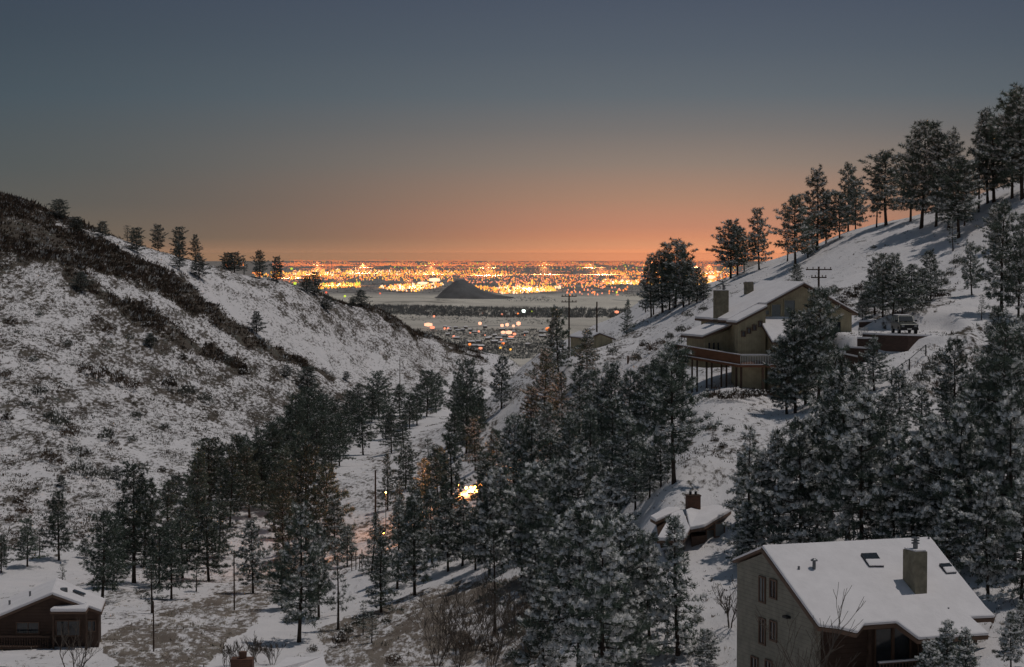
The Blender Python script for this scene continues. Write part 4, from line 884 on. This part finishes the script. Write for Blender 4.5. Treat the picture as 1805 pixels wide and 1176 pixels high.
def scatter(name, label, nmax, region, sizes, mats_p, seed, dens, srange=(-.27, .27), yr=(95, 700), blades_n=7, thr=0.0):
    rng = np.random.default_rng(seed); s_ = rng.uniform(*srange, nmax); y = np.exp(rng.uniform(math.log(yr[0]), math.log(yr[1]), nmax)); x = s_ * y
    z = ground(x, y); u, v = px(x, y, z); c = cover(u, v, x, y); keep = rng.uniform(size=nmax) < dens(c, u, v, x, y)
    keep &= (u > -40) & (u < 1850) & (v < 1230) & region(u, v)
    x, y, z, c = x[keep], y[keep], z[keep], c[keep]; k = len(x)
    r = rng.uniform(sizes[0], sizes[1], k) ** 1 * (0.6 + 0.8 * c) * np.where(rng.uniform(size=k) < .08, 1.7, 1)
    a, b = bush_tris(rng, np.stack([x, y, z - .04], -1), r, r * rng.uniform(.7, 1.3, k), blades_n)
    T = np.concatenate([a, b]); nm = len(mats_p)
    pick = rng.choice(nm, size=k, p=[p for _, p in mats_p]); pi_ = np.repeat(pick, blades_n); mi = np.concatenate([pi_, pi_])
    me = raw_mesh(name, T.reshape(-1, 3), np.arange(len(T) * 3).reshape(-1, 3), [M[m] for m, _ in mats_p], mi)
    o = bpy.data.objects.new(name, me); C.objects.link(o); tag(o, label, kind='stuff'); print(name, k); return o
notroad = lambda u, v: np.ones(np.shape(u), bool)
scatter('hillside_scrub', 'low grey and brown scrub poking through the snow on the left hillside', 420000, lambda u, v: (u < 930) & (v < 985 - .30 * u), (.16, .50),
        [('scrub_brown', .3), ('scrub_sage', .45), ('scrub_dark', .25)], 3, lambda c, u, v, x, y: np.where(c > .93, 0, np.clip((c - .12) * .8, 0, 1) * (fbm(x / 7, y / 9, 3, 71) > .40)), yr=(120, 740), srange=(-.27, .02))
scatter('scrub_thicket', 'dark brown oak thicket in a long band across the left hillside', 170000, lambda u, v: (u < 900), (.35, .95),
        [('scrub_brown', .5), ('scrub_dark', .38), ('snow_tuft', .12)], 4, lambda c, u, v, x, y: np.where(c > .93, .25 + .75 * (fbm(x / 9, y / 14, 3, 55) > .45), np.where(c > .72, .35, 0)), yr=(300, 740), srange=(-.27, .02), blades_n=11)
scatter('dry_grass', 'dry winter grass and weeds standing out of the snow', 150000, lambda u, v: (v > 600), (.10, .34),
        [('grass', .9), ('scrub_sage', .1)], 5, lambda c, u, v, x, y: np.where((u < 900) & (v < 960 - .25 * u), 0, np.clip((c - .05) * .30, 0, 1)), yr=(95, 460), blades_n=6)

scatter('slope_scrub', 'low grey green scrub and weeds on the right hand slope', 160000, lambda u, v: (u > 900), (.14, .42),
        [('scrub_brown', .25), ('scrub_sage', .55), ('scrub_dark', .2)], 6, lambda c, u, v, x, y: np.clip((c - .16) * .55, 0, 1) * (fbm(x / 5, y / 7, 3, 72) > .46), yr=(110, 400), srange=(0, .27))

def make_bush(seed, m):
    rng = np.random.default_rng(seed); k = 60; th_ = rng.uniform(0, 6.28, k); rr_ = np.sqrt(rng.uniform(0, 1, k)) * .75
    c = np.stack([np.cos(th_) * rr_, np.sin(th_) * rr_, np.maximum(0, .95 * (1 - rr_ ** 2)) * rng.uniform(.2, 1, k)], -1)
    a, b = bush_tris(rng, c, np.full(k, .30), np.full(k, .42), 7)
    sel = rng.uniform(size=k) < .22; cp = caps(rng, c[sel] + [0, 0, .3], np.full(sel.sum(), .10))
    T = np.concatenate([a, b, cp]); mi = np.concatenate([np.zeros(len(a) + len(b), int), np.ones(len(cp), int)])
    return raw_mesh('bush', T.reshape(-1, 3), np.arange(len(T) * 3).reshape(-1, 3), [M[m], M['snow_tuft']], mi)
BUSH = {m: [make_bush(i * 7 + k, m) for i in range(2)] for k, m in enumerate(['scrub_brown', 'scrub_dark', 'scrub_sage'])}
BW = {'scrub_brown': 'rounded brown bush', 'scrub_dark': 'rounded dark bush', 'scrub_sage': 'grey green bush'}
def bushes(group, where, rows):
    rows = sorted(rows)
    for i, (u, v, w, m) in enumerate(rows):
        x, y, z = hit(u, v); sc_ = w * y / F / 2 * 1.1; me = rnd.choice(BUSH[m])
        o = bpy.data.objects.new('bush', me); C.objects.link(o); o.location = (x, y, z - .05); o.scale = (sc_, sc_, sc_ * rnd.uniform(1.0, 1.4)); o.rotation_euler = (0, 0, rnd.uniform(0, 6.28))
        tag(o, "%s, %s from left %s" % (BW[m], ORD[i], where), 'bush', group)
b_, d_, g_ = 'scrub_brown', 'scrub_dark', 'scrub_sage'
bushes('larger bushes on the upper left hillside', 'on the upper left hillside', [(20,575,26,b_),(70,560,20,g_),(170,572,26,b_),(192,590,30,b_),(258,580,22,d_),(268,612,26,d_),(228,600,20,g_),(150,660,34,b_),(178,672,42,b_),(210,682,40,b_),(235,690,36,b_),
  (300,690,34,d_),(330,700,40,g_),(360,712,32,g_),(320,640,24,d_),(120,615,20,g_),(60,640,22,g_),(10,668,30,b_),(400,640,26,g_),(430,665,24,d_)])
bushes('larger bushes on the lower left hillside', 'on the lower left hillside', [(105,758,44,g_),(125,772,40,b_),(90,740,30,g_),(188,780,34,g_),(200,790,24,b_),(233,782,22,g_),(85,815,34,b_),(100,822,28,b_),(130,800,30,g_),(150,810,30,d_),(140,838,36,g_),(160,848,34,g_),(185,845,30,g_),
  (30,892,26,d_),(40,910,34,b_),(18,925,24,b_),(143,950,20,d_),(65,868,18,g_),(262,860,20,g_),(285,835,18,d_),(70,700,34,g_),(15,745,26,d_),(45,720,26,g_),(240,740,26,g_),(290,760,24,g_),(345,790,22,g_)])
bushes('bushes on the right hillside', 'on the right hillside and house bank', [(1470,520,24,g_),(1500,530,34,d_),(1480,540,30,d_),(1515,515,24,d_),(1650,528,30,d_),(1665,525,24,d_),(1630,545,26,g_),(1660,505,30,g_),(1690,470,30,g_),(1675,490,26,g_),(1600,575,24,g_),(1620,572,26,g_),(1575,470,12,g_),(1540,440,12,g_),
  (1640,660,34,g_),(1655,645,36,g_),(1625,680,34,g_),(1600,690,30,g_),(1660,690,34,b_),(1135,615,24,d_),(1150,622,26,d_),(1165,610,22,b_),(1180,600,20,g_),(1200,588,24,g_),(1215,560,20,g_),(1240,550,22,g_),(1260,780,18,d_),(1275,792,20,d_),(1252,765,26,b_),(1285,765,24,g_),
  (1245,704,30,d_),(1262,707,30,b_),(1280,708,34,d_),(1300,708,34,b_),(1322,706,34,d_),(1340,704,28,d_),(1358,700,26,b_),(1120,640,26,g_),(1080,625,22,g_),(1195,655,20,b_)])
bushes('low shrubs at the bottom of the slope', 'along the bottom of the slope', [(458,1152,26,b_),(550,1150,22,d_),(610,1120,30,g_),(600,1140,34,d_),(630,1105,26,g_),(680,1100,24,g_),(695,1172,34,b_),(820,1150,40,b_),(905,1130,40,g_),(905,1170,44,g_),(865,1160,40,d_),(1230,1100,26,g_),(1225,1160,30,g_)])

# leafless deciduous trees
def bare(name, u, v, vt, label, seed, n0=5, spread=.45, group=None, r0=.09, m='twig', d=None):
    rg_ = random.Random(seed)
    if d: p = W(u, v, d); x, y, z = p.x, p.y, gz(p.x, p.y)
    else: x, y, z = hit(u, v)
    h = W(u, vt, y).z - z; segs = []
    def grow(p, dr, L, r, lv):
        pl = [p]; q_ = p
        for k in range(4):
            dr = (dr + np.array([rg_.uniform(-.16, .16), rg_.uniform(-.16, .16), rg_.uniform(-.02, .14)])); dr = dr / np.linalg.norm(dr); q_ = q_ + dr * L / 4; pl.append(q_)
        segs.append((pl, [max(.012, r * (1 - .45 * k / 4)) for k in range(5)]))
        if lv < 4:
            for k in range(rg_.choice([3, 4])):
                s0 = pl[rg_.choice([1, 2, 3, 4])]; dd = dr + np.array([rg_.uniform(-1, 1), rg_.uniform(-1, 1), rg_.uniform(-.1, .5)]) * (.75); grow(s0, dd / np.linalg.norm(dd), L * rg_.uniform(.5, .72), r * .5, lv + 1)
    for k in range(n0):
        a = rg_.uniform(0, 6.28); dd = np.array([math.cos(a) * spread, math.sin(a) * spread, 1.0]); grow(np.array([math.cos(a) * .15, math.sin(a) * .15, -.1]), dd / np.linalg.norm(dd), h * rg_.uniform(.38, .52), r0, 1 if n0 > 2 else 0)
    V, Fc = limb_tubes(segs, 3); me = raw_mesh(name, V, Fc, [M[m]])
    o = bpy.data.objects.new(name, me); C.objects.link(o); o.location = (x, y, z); tag(o, label, 'bare tree' if 'tree' in name else 'shrub', group); return o
bare('bare_tree', 1436, 1300, 1036, 'leafless young tree in front of the grey house gable', 3, 4, .28, r0=.075, d=92)
bare('bare_tree', 1480, 1310, 1090, 'leafless thin tree in front of the brown front wall', 8, 3, .35, r0=.06, d=92)
bare('bare_tree', 1288, 1110, 985, 'leafless tree leaning beside the left wall of the grey house', 5, 3, .35, r0=.06)
bare('bare_tree', 130, 1260, 1085, 'leafless tree in front of the brown cabin', 12, 4, .5, r0=.06, d=142)
for i, (u, v, vt) in enumerate([(790,1120,1010),(835,1150,990),(868,1176,1000),(770,1176,1050),(905,1120,1020),(810,1180,1060),(925,1165,1060)]):
    bare('bare_shrub', u, v, vt, 'leafless brown thicket shrub, %s from left at the bottom centre' % ORD[[3,0,0,0,0,0,0][0] if 0 else sorted([790,835,868,770,905,810,925]).index(u)], 20 + i, 7, .55, 'leafless shrubs at the bottom centre', .035)
for i, (u, v, vt) in enumerate([(455,1168,1110),(425,1176,1120),(480,1172,1118),(400,1176,1130)]):
    bare('bare_shrub', u, v, vt, 'thin leafless shrub, %s from left above the rust brown chimney' % ORD[sorted([455,425,480,400]).index(u)], 40 + i, 5, .3, 'thin leafless shrubs by the chimney', .025)
bare('bare_shrub', 1210, 600, 572, 'small leafless shrub on open snow left of the timber deck', 61, 5, .4, None, .05)

# ---------------------------------------------------------------- butte, tree belts, houses and lights of the plain
def plain(u, v, dh=0.0):
    x, y, z = ray(u, v); k = (PLAIN + dh) / z
    return x * k, y * k
def butte():
    cx, cy = plain(812, 524); sc_ = cy / F; n = 60; rngx = np.linspace(-60, 110, 110); rngy = np.linspace(-320, 320, 50)
    X, Y = np.meshgrid(rngx, rngy); prof = np.interp(X, [-60, -42, -33, -23, -12, -3, 4, 12, 23, 38, 60, 85, 110], [0, 3, 12, 21, 28.5, 32, 31.5, 28.5, 22, 14, 7, 3, 0])
    Z = prof * np.clip(1 - (Y / 320) ** 2, 0, 1) ** .7 * (1 + .18 * (fbm(X / 9, Y / 60, 3, 8) - .5)) + 0
    i = np.arange(X.size).reshape(X.shape); q = np.stack([i[:-1, :-1], i[:-1, 1:], i[1:, 1:], i[1:, :-1]], -1).reshape(-1, 4)
    V = np.stack([X * sc_, Y, Z * sc_ * 1.02 - 6], -1).reshape(-1, 3)
    me = raw_mesh('butte', V, q, [mat('butte_rock', (0.115, 0.12, 0.125), 1, noise=.45, nscale=.01)], smooth=True)
    o = bpy.data.objects.new('butte', me); C.objects.link(o); o.location = (cx, cy, PLAIN); tag(o, kind='structure')
butte()
def belt(name, label, areas, seed, m):
    """far trees: many small ragged crowns"""
    rng = np.random.default_rng(seed); T = []
    for (poly, n, r0, r1) in areas:
        us = np.array([p[0] for p in poly]); vs_ = np.array([p[1] for p in poly]); u = rng.uniform(us.min(), us.max(), n * 3); v = rng.uniform(vs_.min(), vs_.max(), n * 3)
        k_ = inside(u, v, poly); u, v = u[k_][:n], v[k_][:n]
        x, y, z = ray(u, v); k = PLAIN / z; x, y = x * k, y * k; g = ground(x, y); r = rng.uniform(r0, r1, len(u)) * y / F
        a, b = bush_tris(rng, np.stack([x, y, g], -1), r, r * 2.0, 9); T += [a, b]
    T = np.concatenate(T); me = raw_mesh(name, T.reshape(-1, 3), np.arange(len(T) * 3).reshape(-1, 3), [M[m]]); o = bpy.data.objects.new(name, me); C.objects.link(o)
    tag(o, label, kind='stuff')
M['far_tree'] = mat('far_tree', (0.21, 0.225, 0.23), 1, noise=.4, nscale=.02)
belt('far_tree_belts', 'dark bands of trees between snowy fields on the plain', [
  ([(560,541),(700,540),(900,545),(1250,548),(1250,562),(900,560),(640,556),(560,548)], 4200, 2.4, 5.0), ([(640,556),(900,560),(1000,566),(980,572),(760,568)], 260, 1.2, 2.5),
  ([(740,578),(960,578),(1000,600),(980,608),(770,606)], 1500, 1.2, 3.6), ([(770,606),(1000,606),(1010,634),(830,634)], 1500, 1.6, 4.5), ([(860,524),(960,522),(990,532),(900,531)], 160, 1, 2.4),
  ([(1060,500),(1300,505),(1300,530),(1080,524)], 500, 1, 2.5)], 5, 'far_tree')
belt('far_town_trees', 'far trees between the city lights of the plain', [([(480,470),(1300,470),(1300,515),(480,518)], 3500, .8, 2.2)], 6, 'far_tree')

LC = {'o': ((1.0, .24, .05), 1.7), 'y': ((1.0, .48, .07), 1.7), 'w': ((1.0, .60, .38), 2.0), 'g': ((.62, .80, .05), 1.3), 'r': ((1.0, .16, .08), 1.1), 'p': ((1.0, .31, .17), 1.5), 'c': ((.85, 1.0, .90), 3.5), 'n': ((1.0, .47, .29), 1.75)}
LM = {k: mat('lamp_' + {'o': 'orange', 'y': 'yellow', 'w': 'warm_white', 'g': 'green', 'r': 'red', 'p': 'salmon', 'c': 'cool_white', 'n': 'warm_pink'}[k], (0.1, 0.1, 0.1), 1, emis=c, estr=e) for k, (c, e) in LC.items()}
ico_v = []; gphi = (1 + 5 ** .5) / 2
for a in (-1, 1):
    for b in (-gphi, gphi): ico_v += [(0, a, b), (a, b, 0), (b, 0, a)]
ico_v = np.array(ico_v) / math.hypot(1, gphi)
ico_f = [(i, j, k) for i in range(12) for j in range(i + 1, 12) for k in range(j + 1, 12) if all(abs(np.linalg.norm(ico_v[a] - ico_v[b]) - 1.0515) < .02 for a, b in ((i, j), (j, k), (i, k)))]
ico_f = np.array([f if np.dot(np.cross(ico_v[f[1]] - ico_v[f[0]], ico_v[f[2]] - ico_v[f[0]]), ico_v[f[0]]) > 0 else (f[0], f[2], f[1]) for f in ico_f])
LAMP_ME = {k: raw_mesh('far_lamp', ico_v, ico_f, [m]) for k, m in LM.items()}
rng = np.random.default_rng(99)
BANDS = [  # region, count, size in pixels, colours
 ([(505,462),(1260,459),(1260,467),(505,469)], 260, (.5, .95), 'oooyr'), ([(505,463),(880,463),(880,467),(505,468)], 70, (.6, 1.1), 'ooy'),
 ([(640,466),(1150,464),(1180,476),(700,478)], 170, (.7, 1.5), 'oyygo'), ([(500,483),(560,477),(720,479),(800,480),(800,486),(500,490)], 520, (.9, 1.9), 'yyyow'),
 ([(500,486),(800,484),(800,497),(500,494)], 430, (.8, 1.6), 'oypoy'), ([(700,477),(900,478),(940,486),(1040,486),(1040,480),(1180,482),(1100,486),(760,487)], 300, (.8, 1.5), 'yoyo'),
 ([(565,500),(635,499),(635,507),(560,510)], 170, (1., 1.8), 'yoyg'), ([(665,507),(700,503),(760,500),(785,502),(770,508),(735,516),(690,514)], 280, (1., 2.0), 'ywyo'),
 ([(800,484),(1000,486),(1060,488),(1060,500),(830,500)], 340, (.8, 1.5), 'opoyp'), ([(828,505),(870,508),(880,518),(850,514)], 70, (1., 1.7), 'oy'),
 ([(868,510),(905,508),(990,508),(985,514),(930,518),(885,519)], 330, (1.1, 2.2), 'yyow'), ([(870,500),(1080,498),(1080,510),(880,508)], 180, (.9, 1.6), 'oyp'),
 ([(1060,494),(1130,496),(1260,494),(1260,504),(1064,503)], 430, (1., 2.2), 'yywo'), ([(990,508),(1110,508),(1110,523),(1000,522)], 46, (1., 2.), 'opp'), ([(1060,480),(1300,470),(1300,494),(1070,492)], 240, (.8, 1.6), 'oyo'),
 ([(1225,484),(1275,480),(1280,500),(1230,504)], 160, (1.2, 2.6), 'yowo'), ([(395,466),(430,462),(430,470),(400,472)], 26, (.9, 1.7), 'oyo'), ([(444,482),(500,480),(500,492),(450,492)], 60, (1., 1.9), 'yo')]
small = []; 
for poly, n, (s0, s1), cols in BANDS:
    us = [p[0] for p in poly]; vs_ = [p[1] for p in poly]; k = 0
    while k < n:
        u = rng.uniform(min(us), max(us)); v = rng.uniform(min(vs_), max(vs_))
        if not inside(np.array(u), np.array(v), poly): continue
        small.append((u, max(v, 458.6), rng.uniform(s0, s1) ** 1.0, cols[rng.integers(len(cols))])); k += 1
small.sort(key=lambda t: -t[2]); big = small[:110]; rest = small[110:]
def lamp_pos(u, v, s_):
    x, y = plain(u, v); r = s_ * y / F
    return x, y, gz(x, y) + r * 1.3, r
VV, FF, MI = [], [], []; keys = list(LM)
for i, (u, v, s_, c) in enumerate(rest):
    x, y, z, r = lamp_pos(u, v, s_); VV.append(ico_v * [r * .8, r, r * rng.uniform(.8, 1.5)] + [x, y, z]); FF.append(ico_f + 12 * i); MI += [keys.index(c)] * len(ico_f)
octa_v = np.array([(1,0,0),(0,1,0),(-1,0,0),(0,-1,0),(0,0,1),(0,0,-1)], float); octa_f = np.array([(0,1,4),(1,2,4),(2,3,4),(3,0,4),(1,0,5),(2,1,5),(3,2,5),(0,3,5)])
off = 12 * len(rest); nf = 17000  # dim emissive specks added to blur into the orange glow over the city
tu = rng.uniform(480, 1310, nf); tv = 459.2 + np.where(rng.uniform(size=nf) < .45, rng.uniform(0, 11, nf), rng.uniform(8, 42, nf)); tv = np.where((tu > 560) & (tu < 880) & (tv > 492), tv - 26, tv)
clump = fbm(tu / 30, tv / 2.5, 3, 17) > np.where(tv > 470, .50, .40); tu, tv = tu[clump], tv[clump]
for u, v in zip(tu, tv):
    x, y = plain(u, v); s_ = rng.uniform(.34, .66) * (1.25 if v < 470 else 1); r = s_ * y / F; c = 'ooooorp'[rng.integers(7)]
    VV.append(octa_v * [r, r, r] + [x, y, PLAIN + 4 + r]); FF.append(octa_f + off); off += 6; MI += [keys.index(c)] * 8
me = raw_mesh('city_lights_and_glow', np.concatenate(VV), np.concatenate(FF), [LM[k] for k in keys], MI); o = bpy.data.objects.new('city_lights_and_glow', me); C.objects.link(o)
tag(o, 'small orange and yellow lights of the far city with added specks for its glow', kind='stuff')
CN = {'o': 'orange', 'y': 'yellow', 'w': 'warm white', 'g': 'greenish', 'r': 'red', 'p': 'salmon', 'c': 'cool white'}
def lamp(u, v, s_, c, label, group, stretch=1.0, wide=1.0):
    x, y, z, r = lamp_pos(u, v, s_); o = bpy.data.objects.new('far_lamp', LAMP_ME[c]); C.objects.link(o); o.location = (x, y, z); o.scale = (r * wide, r, r * stretch); tag(o, label, 'light', group); return o
for u, v, s_, c in big: lamp(u, v, s_, c, 'small %s light among the brightest of the far city glow' % CN[c], 'bright %s lights of the far city' % CN[c], rng.uniform(.9, 1.5))
lamp(766, 501, 6, 'w', 'large white floodlight blaze left of the dark butte', 'floodlights by the butte', .7, 1.9); lamp(745, 504, 4, 'w', 'long warm white blaze left of the floodlight by the butte', None, .8, 2.6)
NEAR = [(755,577,5.2,'w','widest salmon white glow at the left end of the near town',.8,1.7),(762,580,4,'p','salmon glow touching the widest glow of the near town',.8,1.3),(784,580,2.6,'p','left one of the salmon pair right of the widest glow',1,1),(790,580,2.6,'p','right one of the salmon pair right of the widest glow',1,1),
 (800,595,2.8,'p','lone salmon lamp in the near town below the salmon pair',1,1),(846,573,3.6,'w','single bright lamp left of the bright row of four in the near town',1,1),(844,584,2.2,'p','small salmon lamp directly below the single bright lamp',1,1),(829,586,1.6,'p','tiny salmon lamp left of the small salmon lamp',1,1),
 (885,576,3.6,'w','first from left in the bright row of four',1,1),(894,575,3.8,'w','second from left in the bright row of four',1,1),(905,576,3,'w','third from left in the bright row of four',1,1),(914,574,4.6,'w','largest lamp, at the right end of the bright row of four',1,1),
 (887,588,4,'w','left end of the wide white blaze below the row of four',.9,1.2),(897,589,4.6,'w','middle of the wide white blaze below the row of four',.9,1.5),(907,590,3,'p','right end of the wide white blaze below the row of four',1,1.2),(901,595,3,'p','dim salmon glow under the wide white blaze',.5,2),
 (966,583,4.4,'o','orange lamp just left of the dark pine by the utility pole',1,1.2),(1087,555,3.6,'p','orange white lamp left of the small conical pine',.9,1.3),(923,553,3.8,'c','brightest cool white lamp in front of the dark tree belt',1,1),(936,552,2.3,'g','greenish lamp right of the cool white lamp',.8,1.3),
 (913,555,2,'o','orange lamp left of the cool white lamp',1,1),(885,557,2.3,'p','salmon lamp at the near edge of the dark tree belt',1,1),(851,554,1.4,'p','faint pink lamp inside the dark tree belt',1,1),(765,561,2.4,'p','salmon lamp alone above the widest glow',1,1),
 (828,610,3,'o','dim orange lamp right of the left ridge foot',1,1),(847,618,3.2,'p','lower orange lamp where the left hill meets the town',.9,1.3),(882,616,2.4,'y','yellow lamp lowest but one in the valley gap',1,1),(887,608,2.8,'o','orange lamp above the yellow lamp in the valley gap',1,1.2),(900,619,2.3,'y','lowest yellow lamp right of the valley gap trees',1,1),
 (925,590,1.4,'p','tiny pink lamp right of the wide white blaze',1,1),(855,590,1.3,'p','tiny pink lamp left of the wide white blaze',1,1),(884,599,1.7,'p','small salmon lamp below the wide white blaze',1,1.2),
 (520,503,3.2,'g','large yellow green lamp between the left ridge pines',1,1),(608,526,2.4,'g','small yellow green lamp below the city by the ridge pine',1,1),(514,477,2.8,'g','yellow green lamp above the left end of the city',.9,1),(1087,518,1.8,'g','single green lamp right of the utility poles',1.5,1),
 (575,519,2.4,'r','red orange lamp at the base of a left ridge pine',1,1),(670,520,2,'r','lone red lamp below the middle of the city',1,1),(680,459,1.5,'r','red mast light above the horizon',2.2,.6),(938,503,3,'y','tall yellow flare standing above the city band',3,.7),(1253,495,5,'w','white orange blaze between the pines on the right ridge',1,1.2),(1247,503,4,'y','yellow blaze low between the pines on the right ridge',1,1.5)]
for u, v, s_, c, lb, st_, wd_ in NEAR: lamp(u, v, s_ * .94, 'n' if (c == 'w' and v > 530) else c, lb, None, st_, wd_)

# houses of the near town
def town():
    rg_ = random.Random(4); roofm = M['roof_snow']; wm = mat('far_wall', (.16, .14, .12), .9, noise=.2)
    w = MB(); h_ = MB(); 
    bpy_m = []
    wv = []
    RW = ['topmost', 'second', 'third', 'middle', 'fifth', 'sixth', 'lowest']; spots = []
    for j, v0 in enumerate([577, 580.5, 585, 591, 597, 604, 611]):
        us = sorted(rg_.uniform(770, 985) for _ in range(5 if j < 6 else 3))
        spots += [(u, v0 + rg_.uniform(-1.2, 1.2), "tiny snow roofed house, %s from left in the %s row of the valley town" % (ORD[k], RW[j])) for k, u in enumerate(us)]
    for i, (u, v, lab) in enumerate(spots):
        x, y = plain(u, v); g = gz(x, y); L, D_, Hh = rg_.uniform(8, 15), rg_.uniform(7, 11), rg_.uniform(2.5, 5)
        root = empty('town_house', (x, y, g), lab, 'house', 'houses of the near town', rz=rg_.uniform(-.5, .5))
        if i % 3 == 0 or not wv:
            m1 = MB().box((-L / 2, -D_ / 2, -1), (L, 0, 0), (0, D_, 0), (0, 0, Hh + 1)); m2 = MB().prism([(-L / 2 - .4, -D_ / 2 - .5, Hh + .02), (-L / 2 - .4, D_ / 2 + .5, Hh + .02), (-L / 2 - .4, 0, Hh + 2.6)], (L + .8, 0, 0))
            a = m1.build('wall', wm, root); b = m2.build('roof', roofm, root); wv.append((a.data, b.data))
        else:
            a, b = rg_.choice(wv)
            for nm, d_ in (('wall', a), ('roof', b)):
                o = bpy.data.objects.new(nm, d_); C.objects.link(o); o.parent = root
town()

# added spots stand in for the city's street lamps and tint the ground orange
for i, (u, v, pw) in enumerate([(560,484,5e7),(640,482,6e7),(760,484,5e7),(860,486,4e7),(960,484,4e7),(1060,484,4e7),(1160,480,5e7),(1250,482,6e7),(600,503,1.2e7),(720,507,1.5e7),(930,513,1.6e7),(1100,499,2.4e7),(1200,498,2.4e7),(520,490,2e7),(560,468,1.6e8),(760,468,1.6e8),(960,468,1.8e8),(1150,468,2.2e8),(640,472,2e8),(860,472,2e8),(1040,472,2.4e8),(1220,471,3e8)]):
    x, y = plain(u, v); l_ = bpy.data.lights.new('city_ground_fill', 'SPOT'); l_.energy = pw * (1.0 if v < 476 else 3.5); l_.color = (1, .36, .12); l_.spot_size = R(160); l_.spot_blend = .6; l_.shadow_soft_size = 1.5
    o = bpy.data.objects.new('city_ground_fill', l_); C.objects.link(o); o.location = (x, y, gz(x, y) + (24 if v < 476 else 50) * y / 12000)

# ---------------------------------------------------------------- lamps among the pines
def yard_lamp(u, v, d, label, power, rr=.16, ph=3.0, col=(1, .34, .07)):
    p = W(u, v, d); g = gz(p.x, p.y); z = p.z; h = max(.6, z - g)
    o = empty('yard_lamp', (p.x, p.y, g), label, 'lamp', None)
    MB().tube([(0, 0, -.2), (0, 0, h - rr)], [.05, .04], 6).build('lamp_post', M['dark'], o)
    me = raw_mesh('globe', ico_v * rr, ico_f, [LG]); b = bpy.data.objects.new('globe', me); C.objects.link(b); b.parent = o; b.location = (0, 0, h)
    l_ = bpy.data.lights.new('lamp_bulb', 'POINT'); l_.energy = power; l_.color = col; l_.shadow_soft_size = rr * 1.02
    q_ = bpy.data.objects.new('lamp_bulb', l_); C.objects.link(q_); q_.parent = o; q_.location = (0, -rr * 1.3, h)
LG = mat('lamp_globe', (.8, .6, .4), .5, emis=(1, .38, .08), estr=1.6)
yard_lamp(822, 866, 262, 'brightest orange lamp shining through the pines left of the central grove', 2600, .20)
yard_lamp(838, 881, 258, 'added orange lamp low to the right of the brightest one', 1300, .24)  # this lamp and the next three are added to stretch the glow
yard_lamp(808, 857, 263, 'added orange lamp up and left of the brightest one', 1100, .18)
yard_lamp(830, 873, 260, 'added orange lamp between the brightest one and the low one', 1100, .2)
yard_lamp(848, 845, 262, 'added orange lamp above and right of the brightest one', 1500, .16)
yard_lamp(680, 868, 255, 'small orange lamp right of the dark bare pole', 450, .13)
yard_lamp(676, 940, 236, 'small yellow lamp at the foot of the dark bare pole', 90, .10)
yard_lamp(731, 918, 244, 'tiny salmon lamp among the conical pines', 30, .10)
yard_lamp(543, 925, 238, 'hidden lamp lighting the warm young pine from the right', 450, .05)

# ---------------------------------------------------------------- haze
def haze():
    x0, x1, y0, y1, z0, z1 = -70000, 70000, -60, 66000, -240, 60
    me = bpy.data.meshes.new('haze'); me.from_pydata([(x, y, z) for x in (x0, x1) for y in (y0, y1) for z in (z0, z1)], [], [(0, 1, 3, 2), (4, 6, 7, 5), (0, 4, 5, 1), (2, 3, 7, 6), (0, 2, 6, 4), (1, 5, 7, 3)])
    m = bpy.data.materials.new('haze'); m.use_nodes = True; t = m.node_tree; t.nodes.clear(); o_ = N(t, 'ShaderNodeOutputMaterial'); v = N(t, 'ShaderNodeVolumePrincipled')
    v.inputs['Color'].default_value = (.92, .80, .68, 1); v.inputs['Density'].default_value = HAZE; v.inputs['Anisotropy'].default_value = 0.25
    t.links.new(v.outputs[0], o_.inputs['Volume']); me.materials.append(m); o = bpy.data.objects.new('haze', me); C.objects.link(o); tag(o, 'thin night haze over the plain', kind='stuff')
HAZE = 1.5e-5
haze()
